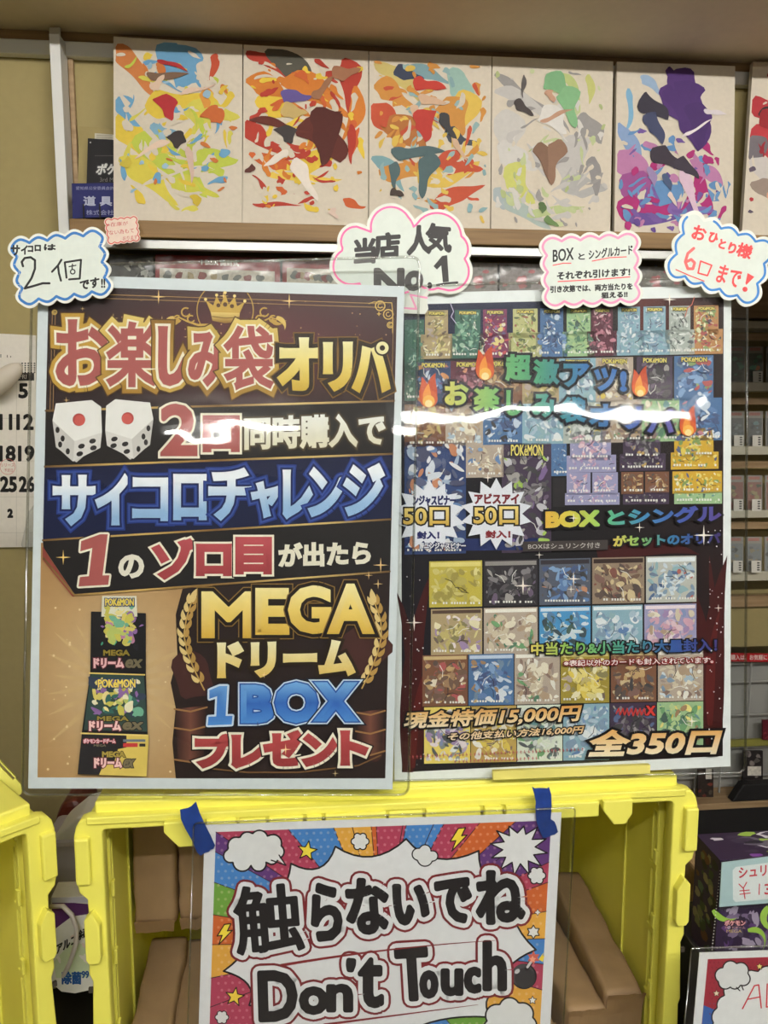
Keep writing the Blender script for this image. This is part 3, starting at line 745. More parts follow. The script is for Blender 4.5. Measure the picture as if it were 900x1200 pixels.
rk = thing('wire_rack', 'grey wire grid rack with panel under the red shelf strip', 'rack', (1.2, FY+0.03, 0.47))
boxobj('panel', (fx0+0.02, FY+0.05, zc+0.001), (fx1-0.02, FY+0.06, bandz(778)), M['grey'], rk)
bm = bmesh.new()
for k in range(11): x = fx0+0.03+k*0.072; tube(bm, [(x, FY+0.02, zc+0.002), (x, FY+0.02, bandz(778))], 0.0028, 6)
for y in (781, 803, 842, 880, 914): z = bandz(y); tube(bm, [(fx0+0.02, FY+0.024, z), (fx1-0.03, FY+0.024, z)], 0.0028, 6)
from_bm('grid', bm, M['grey'], rk)
boxobj('price_rail', (fx0+0.02, FY+0.005, bandz(876)), (fx1-0.03, FY+0.014, bandz(868)), plain('olive_price_rail', (140, 136, 60), 0.5), rk)
def hang(x0, y0, x1, y1, label, cols, tagc=None):
    pr = Print(Plane((0, FY-0.004, ZE), (0, -1, 0.0)), int(x0)); pr.slab([(x0, y0), (x1, y0), (x1, y1), (x0, y1)], 0.006, cols[0])
    for k in range(14): pr.blob(pr.rnd.uniform(x0+2, x1-2), pr.rnd.uniform(y0+2, y1-2), pr.rnd.uniform(1.5, 4), pr.rnd.choice(cols), .7, pr.rnd.uniform(0, 3))
    if tagc: pr.rect(*tagc, (214, 208, 196))
    tag(pr.build('hanging_pack', None, M['inkart']), label, 'card pack', 'packs hanging on the wire rack')
hang(894, 844, 908, 867, 'dark red pack on the upper part of the wire rack', [(96, 30, 40), (130, 50, 56), (60, 24, 30)])
hang(871, 880, 894, 914, 'black pack with white label on the wire rack', [(40, 36, 36), (90, 84, 80), (30, 26, 26), (130, 120, 116)], (876, 898, 892, 909))
hang(872, 917, 895, 938, 'dark red-brown pack at the bottom of the wire rack', [(80, 36, 28), (120, 60, 40), (40, 30, 26)])
hang(818, 902, 836, 934, 'dark pack on the wire rack just above the yellow crate corner', [(52, 44, 40), (90, 80, 70), (34, 30, 30), (120, 60, 50)], (827, 901, 834, 913))
cb = thing('low_cabinet', 'black low cabinet with pale wooden top edge under the wire rack', 'cabinet', (1.2, 1.9, 0))
boxobj('cabinet_top', (0.72, 1.865, zc-0.018), (1.75, 2.10, zc), M['beech'], cb, 0.002)
boxobj('cabinet_body', (0.74, 1.875, 0), (1.74, 2.09, zc-0.018), M['black'], cb, 0.002)
bm = bmesh.new(); a, b = onY(872, 938, 1.81), onY(930, 929, 1.81)
q = [(a.x, zc+0.001), (b.x, zc+0.001), (b.x, b.z), (a.x+0.03, b.z)]
hexa(bm, [Vector((x, 1.866, z)) for x, z in q], [Vector((x, 1.893, z)) for x, z in q], 0.004)
tag(from_bm('black_tray', bm, M['black']), 'black tray on the low cabinet at the right picture edge', 'tray')

# ================================================================== yellow folding crates
YC = 0.622
CX, CZ, CH = 0.342, 0.803, 0.367           # front right bottom corner of the main crate, its height
CW = 0.540
def make_crate():
    t = thing('folding_crate', 'yellow folding crate in the middle, lying open to the front below both posters', 'crate', (CX, YC, CZ), 'yellow folding crates')
    def cl(px, py): p = onY(px, py, YC); return (p.x-CX, p.z-CZ)
    right = [cl(*q) for q in ((806, 926), (812, 928), (816, 934), (818, 944), (816, 990), (812, 1006), (804, 1014), (802, 1040), (802, 1095), (798, 1104), (797.5, 1170), (795, 1177), (794.5, 1200))]
    right = [(x, min(z, CH)) for x, z in right]
    base = right[-1]
    right += [(base[0], 0.012), (base[0]-0.006, 0.0)]
    outer = right[::-1]+[(-CW-x, z) for x, z in right]
    inner = rquad([(-0.022, 0.022), (-0.022, CH-0.0105), (-CW+0.022, CH-0.0105), (-CW+0.022, 0.022)], 0.004, 3)
    fp = Plane((CX, YC, CZ), (0, -1, 0))
    rim = plate('front_rim', fp, [outer, inner], 0.013, M['yellow'], t, 0.0012)
    def lb(name, a, b, bev=0.0012, mat=None, par=None):
        bm = bmesh.new(); box(bm, Vector(a)+Vector((CX, YC, CZ)), Vector(b)+Vector((CX, YC, CZ)), bev)
        return from_bm(name, bm, mat or M['yellow'], par or t)
    # raised pads and latches on the rim
    for mir in (0, 1):
        f = (lambda x: -CW-x) if mir else (lambda x: x)
        x0, x1 = sorted((f(-0.0005), f(-0.0125)))
        lb('rim_pad', (x0, -0.006, CH-0.056), (x1, 0.001, CH-0.015), 0.0018, None, rim)
        bm = bmesh.new()
        pts = [(-0.006, CH-0.086), (-0.006, CH-0.122), (-0.0085, CH-0.126), (-0.0165, CH-0.126), (-0.0185, CH-0.122), (-0.0185, CH-0.092), (-0.012, CH-0.080)]
        q = [Vector((f(x)+CX, YC-0.008, z+CZ)) for x, z in pts]; q2 = [Vector((f(x)+CX, YC+0.001, z+CZ)) for x, z in pts]
        hexa(bm, q, q2, 0.0012); from_bm('side_latch', bm, M['yellow'], rim)
        # side wall with ribs
        bm = bmesh.new(); o = Vector((CX, YC, CZ))
        def bb(a, b, bev=0.0008):
            xa, xb = sorted((f(a[0]), f(b[0]))); box(bm, o+Vector((xa, a[1], a[2])), o+Vector((xb, b[1], b[2])), bev)
        bb((-0.008, 0.010, 0.004), (-0.012, 0.325, CH-0.004))
        bb((-0.012, 0.034, 0.004), (-0.0185, 0.038, CH-0.012)); bb((-0.012, 0.050, 0.004), (-0.016, 0.053, CH-0.012))
        for z in (0.06, 0.13, 0.20, 0.265, 0.325): bb((-0.012, 0.038, z), (-0.0175, 0.052, z+0.006)); bb((-0.0185, 0.030, z+0.012), (-0.0215, 0.036, z+0.026))
        bb((-0.012, 0.115, 0.01), (-0.0145, 0.118, CH-0.012)); bb((-0.012, 0.275, 0.01), (-0.016, 0.281, CH-0.012))
        from_bm('side_wall', bm, M['yellow'], t)
    lb('back_wall', (-CW+0.012, 0.321, 0.004), (-0.012, 0.326, CH-0.004))
    lb('bottom_wall', (-CW+0.012, 0.010, 0.002), (-0.012, 0.325, 0.006))
    lb('top_wall', (-CW+0.012, 0.010, CH-0.009), (-0.012, 0.325, CH-0.003))
    # lid shell on top, front edge stepped like the photo's
    bm = bmesh.new(); zt = CH+0.012
    box(bm, Vector((CX-CW+0.014, YC+0.010, CZ+CH-0.003)), Vector((CX-0.014, YC+0.32, CZ+zt-0.003)), 0.002)
    box(bm, Vector((CX-CW+0.10, YC+0.012, CZ+CH)), Vector((CX-0.10, YC+0.31, CZ+zt)), 0.0025)
    box(bm, Vector((CX-CW+0.03, YC+0.012, CZ+CH)), Vector((CX-CW+0.07, YC+0.31, CZ+zt-0.0012)), 0.002)
    lid = from_bm('lid', bm, M['yellow'], t)
    # step along the top of the rim, and hinge rail of separate segments
    lb('rim_step', (-CW+0.010, -0.0022, CH-0.0050), (-0.012, 0.001, CH+0.0015), 0.001)
    def zx(px, py): return cl(px, py)
    for (xa, xb, dep, dz) in ((242, 277, .005, 0), (280, 312, .003, -.001), (315, 355, .005, 0), (359, 377, .007, .0), (381, 452, .005, 0), (455, 495, .003, -.001), (498, 562, .005, 0), (566, 587, .007, 0), (591, 640, .005, 0), (644, 700, .005, .0)):
        x0 = zx(xa, 950)[0]; x1 = zx(xb, 940)[0]
        lb('hinge_segment', (x0, -dep, CH-0.0185+dz), (x1, 0.001, CH-0.0045+dz), 0.0012, None, lid)
    for (xa, xb) in ((193, 238), (703, 737)):
        x0, x1 = zx(xa, 955)[0], zx(xb, 955)[0]; d = (x1-x0)
        bm = bmesh.new(); pts = [(x0, CH-0.003), (x1, CH-0.003), (x1, CH-0.016), (x1-d*.22, CH-0.0255), (x0+d*.38, CH-0.0255), (x0, CH-0.012)]
        hexa(bm, [Vector((x+CX, YC-0.0075, z+CZ)) for x, z in pts], [Vector((x+CX, YC+0.001, z+CZ)) for x, z in pts], 0.0012)
        from_bm('front_latch', bm, M['yellow'], lid)
    p = cl(800, 1113); 
    for f in (p[0], -CW-p[0]): lb('lock_slot', (f-0.0018, -0.0004, p[1]-0.0022), (f+0.0018, 0.002, p[1]+0.0022), 0, M['dark'], rim)
    return t
def copy_tree(o, parent=None):
    c = o.copy(); COL.objects.link(c); c.parent = parent
    for ch in o.children: copy_tree(ch, c)
    return c
crate = make_crate()
crate2 = copy_tree(crate)
c0, c1 = onZ(62, 951, CZ+CH), onZ(0, 974, CZ+CH)
crate2.location = (c0.x, c0.y, CZ)
crate2.rotation_euler.z = math.atan2(c0.y-c1.y, c0.x-c1.x)
crate2['label'] = 'yellow folding crate cut off at the left picture edge, turned sideways'
# raised flap with a hand hole on the left crate
fl = Plane(onY(14, 925, 0.69), (0.25, -1, 0.35))
plate('lid_flap', fl, [rquad([fl.uv(-45, 880), fl.uv(-40, 850), fl.uv(27, 922), fl.uv(24, 934)], 0.004), rquad([fl.uv(-6, 892), fl.uv(-2, 889.5), fl.uv(19, 911), fl.uv(15, 914)], 0.001, 2)], 0.006, M['yellow'], None, 0.0)
fo = bpy.context.scene.objects['lid_flap']
# the flap belongs to the left crate
wm = fo.matrix_world.copy() if False else Matrix.Translation(fo.location)
cm = Matrix.Translation(crate2.location) @ Matrix.Rotation(crate2.rotation_euler.z, 4, 'Z')
fo.data.transform(cm.inverted() @ wm); fo.location = (0, 0, 0); fo.parent = crate2

# ================================================================== kraft paper bags in the crates
def bag(label, far, near, w, h, seed, roll=0.0, fold=True):
    """long flat kraft bag from its far end to its folded near end (points are the middle of its upper side)"""
    far, near = Vector(far), Vector(near); ax = (near-far); L = ax.length; ax.normalize()
    side = ax.cross(Vector((0, 0, 1)))
    if side.length < 0.05: side = Vector((1, 0, 0))
    side.normalize(); up = side.cross(ax).normalized()
    if roll: R = Matrix.Rotation(roll, 3, ax); side = R @ side; up = R @ up
    t = thing('paper_bag', label, 'paper bag', (far+near)/2-up*h, 'kraft paper bags in the crates')
    bm = bmesh.new(); n, rows = 26, []
    for i in range(n+1):
        c = far+ax*(L*i/n); ring = []
        for k in range(24):
            a = 2*PI*(k+.5)/24; cx, cy = math.cos(a), math.sin(a)
            sx = math.copysign(abs(cx)**0.2, cx)*w/2; sy = math.copysign(abs(cy)**0.2, cy)*h/2
            p = c-up*(h/2)+side*sx+up*sy
            d = noise.noise(p*34+Vector((seed*3.1, 0, 0)))*0.0024+(0.5-abs(noise.noise(p*75+Vector((seed, 5, 0)))))*0.0016
            ring.append(bm.verts.new(p+(side*cx+up*cy)*d))
        rows.append(ring)
    for i in range(n):
        for k in range(24): bm.faces.new((rows[i][k], rows[i][(k+1) % 24], rows[i+1][(k+1) % 24], rows[i+1][k]))
    bm.faces.new(rows[0][::-1]); bm.faces.new(rows[-1])
    from_bm('body', bm, M['kraft'], t, True)
    if fold:
        bm = bmesh.new(); e = near+ax*0.002; m = 12; R_ = [[], [], [], []]
        for k in range(m+1):
            u = k/m-0.5; j = 0.0026*noise.noise(Vector((k*.7, seed, 0))); g = 0.003*(1-abs(2*u))
            R_[0].append(bm.verts.new(e+side*(w*0.99*u)+up*(0.0035+j)+ax*0.0045))
            R_[1].append(bm.verts.new(e+side*(w*0.97*u)-up*(0.0045-j)+ax*0.0015))
            R_[2].append(bm.verts.new(e+side*(w*0.93*u)-up*(h*0.30)-ax*(g*.6)))
            R_[3].append(bm.verts.new(e+side*(w*0.93*u)-up*(h*0.97)+ax*0.001))
        for q in range(3):
            for k in range(m): bm.faces.new((R_[q][k], R_[q][k+1], R_[q+1][k+1], R_[q+1][k]))
        bmesh.ops.solidify(bm, geom=bm.faces[:], thickness=0.0012)
        from_bm('folded_end', bm, M['kraft_fold'], t)
    return t
bag('kraft paper bag leaning along the right wall of the middle crate', onY(662, 1022, 0.86), onY(732, 1163, 0.672), 0.039, 0.075, 1)
bag('kraft paper bag beside the sign\'s right edge, second from the crate wall', onY(620, 1050, 0.86), onY(688, 1182, 0.668), 0.041, 0.075, 2)
bag('kraft paper bag mostly hidden behind the right edge of the Don\'t Touch sign', onY(575, 1095, 0.86), onY(626, 1200, 0.668), 0.041, 0.058, 3)
def upright(label, x0, x1, ytop, ybot, Y, seed):
    a, b = onY((x0+x1)/2, ytop, Y), onY((x0+x1)/2, ybot, Y)
    w = onY(x1, ybot, Y).x-onY(x0, ybot, Y).x
    t = thing('paper_bag', label, 'paper bag', (b.x, Y+0.02, b.z), 'kraft paper bags in the crates')
    bm = bmesh.new(); n = 24; rows = []
    top = CZ+CH-0.014
    for i in range(n+1):
        z = b.z+(top-b.z)*i/n; ring = []
        for k in range(24):
            an = 2*PI*(k+.5)/24; cx, cy = math.cos(an), math.sin(an)
            p = Vector((b.x+(a.x-b.x)*i/n*0.5+math.copysign(abs(cx)**.2, cx)*w/2, Y+0.025+math.copysign(abs(cy)**.2, cy)*0.024, z))
            d = noise.noise(p*36+Vector((seed, 2, 0)))*0.0026+(0.5-abs(noise.noise(p*75+Vector((seed, 5, 0)))))*0.0018; ring.append(bm.verts.new(p+Vector((cx, cy, 0))*d))
        rows.append(ring)
    for i in range(n):
        for k in range(24): bm.faces.new((rows[i][k], rows[i][(k+1) % 24], rows[i+1][(k+1) % 24], rows[i+1][k]))
    bm.faces.new(rows[0][::-1]); bm.faces.new(rows[-1])
    from_bm('body', bm, M['kraft'], t, True)
    bm = bmesh.new(); m = 8; A, B = [], []
    for k in range(m+1):
        u = k/m-.5; j = 0.003*noise.noise(Vector((k*.8, seed, 3)))
        A.append(bm.verts.new((b.x+w*u*.98, Y-0.0025, b.z+0.005+j))); B.append(bm.verts.new((b.x+w*u*.9, Y-0.001, b.z-0.008+j)))
    for k in range(m): bm.faces.new((A[k], A[k+1], B[k+1], B[k]))
    bmesh.ops.solidify(bm, geom=bm.faces[:], thickness=0.0012)
    from_bm('folded_end', bm, M['kraft_fold'], t)
upright('wide kraft paper bag standing upright at the back left of the middle crate', 157, 206, 968, 1083, 0.735, 5)
upright('upright kraft paper bag half hidden behind the sign\'s left edge', 210, 262, 968, 1079, 0.742, 8)
bag('kraft paper bag lying slanted under the upright bags at left of the middle crate', onY(198, 1098, 0.79), onY(171, 1235, 0.665), 0.040, 0.07, 6)
bag('kraft paper bag lying low beside the left edge of the Don\'t Touch sign', onY(240, 1100, 0.80), onY(222, 1235, 0.665), 0.040, 0.07, 7)
d2 = cm @ Vector((-0.10, 0.05, 0.10)); d3 = cm @ Vector((-0.05, 0.22, 0.19))
bag('kraft paper bag at the bottom of the left crate', tuple(d3), tuple(d2), 0.06, 0.07, 9)

# ================================================================== clutter in the gap between the crates
t = thing('dispenser', 'lilac grey plastic container in the gap between the yellow crates', 'container', onY(82, 1056, 0.93))
a, b = onY(50, 1056, 0.90), onY(108, 985, 0.90)
bm = bmesh.new(); box(bm, (a.x, 0.90, CZ), (b.x, 0.97, b.z), 0.006); from_bm('body', bm, M['lilac'], t)
bm = bmesh.new(); r = []
a2, b2 = onY(60, 990, 0.905), onY(112, 962, 0.905)
hexa(bm, [Vector((a2.x, .905, b.z-.002)), Vector((b2.x, .905, b.z-.002)), Vector((b2.x, .905, b2.z+.01)), Vector((b2.x-.02, .905, b2.z+.006)), Vector((a2.x+.008, .905, b.z+.008))],
     [Vector((a2.x, .965, b.z-.002)), Vector((b2.x, .965, b.z-.002)), Vector((b2.x, .965, b2.z+.01)), Vector((b2.x-.02, .965, b2.z+.006)), Vector((a2.x+.008, .965, b.z+.008))], 0.003)
from_bm('lid', bm, M['white'], t)
bm = bmesh.new(); c = [onY(62, 974, .99), onY(100, 974, .99), onY(104, 944, .99), onY(90, 936, .99), onY(74, 938, .99), onY(66, 955, .99)]
c = [Vector((p.x, 0.985, p.z)) for p in c]; hexa(bm, c, [p+Vector((0, .06, 0)) for p in c], 0.008)
for z0 in (0,): box(bm, Vector((c[0].x, .98, CZ)), Vector((c[1].x+.02, 1.05, c[0].z+.005)), 0.004)
t = tag(from_bm('pouch', bm, M['maroon']), 'dark red leathery pouch behind the lilac grey container', 'pouch')
PKP = Plane((0, 0.735, 1.1), (0.10, -1, 0.10))
t = thing('wipes_packet', 'white soft packet with purple top and blue characters between the crates', 'packet', tuple(onY(90, 1160, 0.74)))
pr = Print(PKP, 9)
ol = [(60, 1052), (108, 1050), (113, 1066), (114, 1150), (106, 1160), (88, 1164), (72, 1162), (58, 1150)]
pr.slab(ol, 0.030, (226, 226, 220))
pr.poly([(61, 1056), (112, 1060), (112, 1070), (84, 1074), (60, 1092)], (92, 50, 106)); pr.poly([(60, 1052), (107, 1051), (111, 1058), (61, 1058)], (196, 196, 212))
pr.poly([(62, 1128), (84, 1104), (108, 1108), (112, 1128), (104, 1146), (66, 1146)], (206, 220, 186))
for k in range(8): pr.blob(pr.rnd.uniform(64, 110), pr.rnd.uniform(1078, 1130), pr.rnd.uniform(3, 7), pr.rnd.choice([(236, 234, 226), (206, 206, 198), (224, 206, 200)]), .5, pr.rnd.uniform(0, 3))
pr.text('除菌', 73, 95, 1139, 1153, (40, 86, 150), bold=.7); pr.text('99', 96, 104, 1138, 1146, (40, 86, 150), bold=.4)
pr.text('アルコール', 66, 108, 1108, 1118, (40, 42, 44), slope=-.55, bold=.5); pr.text('除菌', 90, 104, 1092, 1103, (40, 42, 44), slope=-.5, bold=.4)
pr.build('printed_film', t)
bm = bmesh.new(); tube(bm, [onY(*q) for q in ((60, 1062, .70), (74, 1062, .69), (84, 1072, .69), (90, 1088, .69), (89, 1106, .69), (82, 1128, .69), (74, 1144, .70), (64, 1156, .71))], 0.0022, 8)
tag(from_bm('white_cable', bm, M['rope'], None, True), 'off-white cable looping in front of the soft white packet', 'cable')

# ================================================================== posters
CRM, GLD, BLK = (244, 238, 214), (196, 156, 62), (26, 20, 20)
def sleeve(pl, corners, h, parent, r=0.008, rim=0.0011):
    lp = rquad([pl.uv(*c) for c in corners], r, 5)
    sl = plate('clear_sleeve', pl.off(h), [lp], 0.0006, M['sleeve'], parent)
    bm = bmesh.new(); pts = [pl.at(u, v, h) for u, v in lp]; tube(bm, pts+[pts[0]], rim, 6)
    from_bm('welded_rim', bm, M['rim'], sl, True)
PL = Plane(Vector((-0.0776, 0.6484, -0.0977))+EYE, (-0.044, -0.9924, 0.1152))
PR = Plane(Vector((0.2248, 0.6343, -0.3169))+EYE, (-0.0317, -0.9945, 0.105))

# ---- left poster
post = thing('poster', 'left poster with gold and red headings on black, two dice and laurel wreaths', 'poster', tuple(PL.at(*PL.uv(246, 925))))
p = Print(PL, 11, True)
p.slab([(45, 321), (474, 335.5), (460, 925), (33, 924)], 0.0008, (216, 224, 226))
def le(y): return 57-(y-335)*13/576          # left and right edges of the printed area
def re(y): return 465.5-(y-348)*14.5/564
def dark(x, y): 
    d = math.hypot((x-300)/230, (y-400)/90)
    return mixc((112, 58, 62), (46, 30, 32), d)
p.quad((57, 335), (465.5, 348), (451, 912), (44, 911), (40, 30, 30), 1, 1)
p.quad((57, 335), (465.5, 348), (462, 470), (54, 481), dark, 16, 8)
# lower left: golden backdrop, lower right: dark velvet
def gold(x, y):
    d = math.hypot((x-140)/120, (y-800)/150); return mixc((222, 196, 150), (176, 136, 88), d*0.9)
p.quad((48, 636), (250, 640), (245, 912), (44, 911), gold, 12, 14)
for k in range(22):
    a = k*0.286+0.1; L = 60+(k*37) % 50
    if math.sin(a) > 0: L = min(L, 92/math.sin(a))
    if math.cos(a) < 0: L = min(L, 76/-math.cos(a))
    if math.sin(a) < 0: L = min(L, 100/-math.sin(a))
    p.flame(135+12*math.cos(a), 800+12*math.sin(a), a, L*.9, 3.5, 0.02, (206, 174, 124))
for k in range(40): p.disc(p.rnd.uniform(50, 200), p.rnd.uniform(700, 905), p.rnd.uniform(.5, 1.6), (232, 208, 160), n=8, step=False)
p.k += 1
edge = [(214, 690), (206, 720), (208, 770), (200, 800), (206, 830), (202, 870), (206, 912)]
p.poly(edge+[(451.5, 912), (457, 668)], (44, 32, 30))
for (x, y, r) in ((228, 790, 26), (430, 760, 30), (436, 870, 22)): p.blob(x, y, r, (74, 42, 38), 1.2)
p.k += 1
# gold frame lines and corner ornaments
for dy in (7.5, 12): p.stroke([(70, 336+dy), (450, 348.5+dy)], 0.8, (176, 140, 84))
for dx in (4.5, 8): p.stroke([(57+dx, 366), (53+dx, 530)], 0.8, (170, 132, 84))
p.stroke([(461, 372), (459, 462)], 0.8, (150, 118, 70))
for (x, y, r) in ((445.5, 358.5, 5.6), (455, 368.5, 5.6), (457, 381, 3.2), (64, 366, 2.6)): p.ring(x, y, r, 1.3, (212, 178, 96)); p.ring(x, y, r*.45, 1.0, (212, 178, 96), 12, .5, 5)
p.stroke([(432, 356), (438, 354), (459, 355), (460, 364), (460, 390)], 1, (206, 170, 90))
p.star(444, 368, 3, (206, 170, 90), 4, .4)
for (x, y, r) in ((133, 373, 6), (190, 375, 5), (186, 348, 9), (339, 353, 9), (78, 469, 4), (97, 362, 3), (220, 395, 5), (262, 347, 6)): p.spark(x, y, r, (250, 214, 140))
for k in range(30): p.disc(p.rnd.uniform(66, 455), p.rnd.uniform(352, 398), p.rnd.uniform(.4, 1), (206, 160, 110), n=6, step=False)
p.k += 1
# crown and flourishes
p.poly([(247, 366), (241, 352), (250, 358), (254, 347), (259, 357), (264, 344), (268, 357), (275, 348), (278, 359), (287, 354), (281, 367)], (206, 168, 78))
p.poly([(247, 366), (281, 367), (280, 377), (264, 379), (249, 376)], vgrad(365, 379, (240, 214, 130), (150, 110, 46)))
p.stroke([(249, 371), (264, 373), (280, 372)], 1, (110, 76, 30))
for (x, y) in ((241, 351), (254, 346), (264, 343), (275, 347), (287, 353)): p.disc(x, y, 1.8, (246, 220, 140))
p.disc(256, 358, 2.4, (90, 58, 34)); p.disc(264, 357, 2.6, (90, 58, 34)); p.disc(272, 359, 2.4, (90, 58, 34))
for s in (-1, 1):
    X = lambda d: 264+s*d
    p.ring(X(0), 364, 33, 1.3, (190, 152, 74), 14, (2.55 if s < 0 else -0.65), (3.9 if s < 0 else 0.6))
    p.stroke([(X(20), 381), (X(32), 381), (X(44), 377), (X(54), 372), (X(64), 376), (X(72), 376)], 3, (206, 170, 86), taper=True)
    for (d, y, r) in ((46, 366, 5), (56, 374, 4), (40, 374, 4)): p.ring(X(d), y, r, 1.8, (200, 162, 80), 12, 0.5, 5.2)
    p.flame(X(60), 372, (PI if s < 0 else 0)+s*0.4, 18, 3.4, s*0.6, (222, 190, 104)); p.flame(X(54), 374, (PI if s < 0 else 0)+s*0.9, 15, 3, -s*0.6, (200, 160, 78))
# title
RED = (174, 92, 88)
p.text('お', 68, 124, 377, 450, RED, out=[(8.5, (92, 62, 24)), (7, GLD), (2.6, CRM)], bold=2.6)
p.text('楽', 127, 183, 379, 452, RED, out=[(8.5, (92, 62, 24)), (7, vgrad(372, 462, (226, 200, 110), (170, 126, 44))), (2.2, CRM)], bold=2.0)
p.text('し', 189, 217, 386, 449, RED, out=[(8.5, (92, 62, 24)), (7, vgrad(372, 462, (150, 110, 40), (206, 170, 80))), (3, CRM)], bold=3.6)
p.text('み', 223, 261, 392, 450, RED, out=[(8.5, (92, 62, 24)), (7, vgrad(372, 462, (214, 186, 96), (160, 118, 44))), (2.4, CRM)], bold=2.5)
p.text('袋', 264, 319, 384, 455, RED, out=[(8.5, (92, 62, 24)), (7, vgrad(372, 462, (230, 204, 116), (170, 130, 50))), (2.0, CRM)], bold=1.8)
gg = vgrad(396, 462, (246, 240, 190), (236, 214, 120), (206, 168, 52))
for (ch, x0, x1, y0, y1) in (('オ', 329, 371, 399, 455), ('リ', 382, 410, 404, 455), ('ハ', 416, 454, 409, 456)): p.text(ch, x0, x1, y0, y1, gg, out=[(6.2, (132, 98, 40)), (4.8, (48, 34, 22))], bold=3.4)
p.disc(448, 408, 9.5, (48, 34, 22)); p.disc(448, 408, 7.4, (240, 232, 176)); p.disc(448, 408, 3.2, (48, 34, 22))
# band: two at once
p.poly([(54, 483), (462, 471), (460, 531), (53, 546)], (34, 29, 28))
GL = hgrad(50, 460, (110, 80, 44), (226, 190, 110), (130, 96, 50), (236, 206, 130), (110, 80, 46))
p.stroke([(54+k*40.8, 481.5-k*1.15) for k in range(11)], 2.4, GL)
def dice(x, y, s, m):
    X = lambda d: x+m*d*s
    p.poly([(X(-27), y-14*s), (X(2), y-35*s), (X(26), y-24*s), (X(29), y+12*s), (X(0), y+37*s), (X(-24), y+19*s)], (208, 204, 196))
    p.poly([(X(-28), y-12*s), (X(-24), y-32*s), (X(18), y-36*s), (X(29), y-28*s), (X(30), y+2*s), (X(-2), y+12*s)], (238, 236, 230))
    p.poly([(X(-28), y-12*s), (X(-2), y+12*s), (X(-4), y+36*s), (X(-24), y+18*s)], (206, 202, 196))
    p.poly([(X(-2), y+12*s), (X(30), y+2*s), (X(28), y+20*s), (X(-4), y+36*s)], (222, 218, 212))
    p.disc(X(3), y-13*s, 7.4*s, (176, 70, 66)); p.disc(X(4), y-12.2*s, 6.2*s, (206, 92, 84))
    for (dx, dy) in ((-22, -1), (-16, 9), (-19, 16), (-10, 24)): p.disc(X(dx), y+dy*s, 2.4*s, (44, 40, 40), 3.6*s)
    for (dx, dy) in ((6, 18), (19, 12), (4, 27), (20, 20)): p.disc(X(dx), y+dy*s, 4*s, (48, 44, 44), 2.8*s, rot=-.3)
dice(90, 505, 1.0, 1); dice(153, 503, 0.97, -1)
p.text('2', 191, 229, 476, 532, RED, out=[(4.0, (40, 28, 24)), (2.6, CRM)], bold=2.8)
p.text('口', 241, 278, 490, 527, RED, out=[(4.0, (40, 28, 24)), (2.6, CRM)], bold=3.2)
p.text('同時購入で', 288, 450, 490, 526, vgrad(488, 530, (240, 240, 232), (226, 218, 186)), slope=-.03, out=[(2.2, (84, 72, 50))], bold=1.5)
# blue band
p.poly([(53, 548), (460, 533), (458, 607), (51, 632)], (22, 28, 62))
p.stroke([(53+k*40.7, 547-k*1.5) for k in range(11)], 2.4, GL)
def bw(x, y):
    m = 587-(x-60)*0.045; return mixc((244, 248, 252), (150, 186, 222), (y-m+16)/34)
for (ch, x0, x1, y0, y1) in (('サ', 65, 110, 559, 613), ('イ', 115, 150, 559, 613), ('コ', 158, 196, 562, 608), ('ロ', 206, 240, 558, 607), ('チ', 247, 294, 551, 607), ('ャ', 297, 327, 567, 604), ('レ', 334, 364, 553, 605), ('ン', 364, 402, 551, 603), ('ジ', 405, 448, 546, 602)):
    p.text(ch, x0, x1, y0, y1, bw, out=[(6, (34, 56, 128)), (4.4, (54, 78, 150)), (2.4, (26, 36, 86))], bold=2.6)
# doubles band
p.poly([(51, 634), (458, 608), (457, 669), (88, 696), (52, 642)], (34, 30, 30))
p.poly([(51, 640), (58, 652), (89, 698), (86, 699), (51, 656)], (150, 70, 60))
p.stroke([(51+k*40.7, 633-k*2.45) for k in range(11)], 2.2, GL)
p.stroke([(52, 654), (88, 697)]+[(88+k*36.9, 697-k*2.75) for k in range(1, 11)], 2.2, GL)
p.spark(75, 653, 9, (246, 208, 120))
one = [(96, 634), (118, 626), (127, 626), (121, 674), (129, 674), (127.5, 685), (93, 687), (94.5, 676), (105, 675), (109, 642), (95, 646)]
p.stroke(one, 7, (40, 28, 24), closed=True); p.stroke(one, 4.6, CRM, closed=True); p.poly(one, RED)
p.text('の', 141, 168, 651, 676, (236, 230, 212), bold=1.6)
for (ch, x0, x1, y0, y1) in (('ゾ', 182, 227, 634, 676), ('ロ', 233, 269, 640, 672), ('目', 279, 316, 632, 670)): p.text(ch, x0, x1, y0, y1, vgrad(632, 678, (190, 84, 90), (160, 62, 66)), out=[(3.8, (40, 28, 24)), (2.4, CRM)], bold=3.0)
p.text('が出たら', 328, 433, 638, 664, (234, 228, 206), slope=-.035, bold=1.5)
for (x, y, r) in ((446, 662, 9), (443, 684, 6), (432, 674, 5)): p.spark(x, y, r, (246, 206, 140))
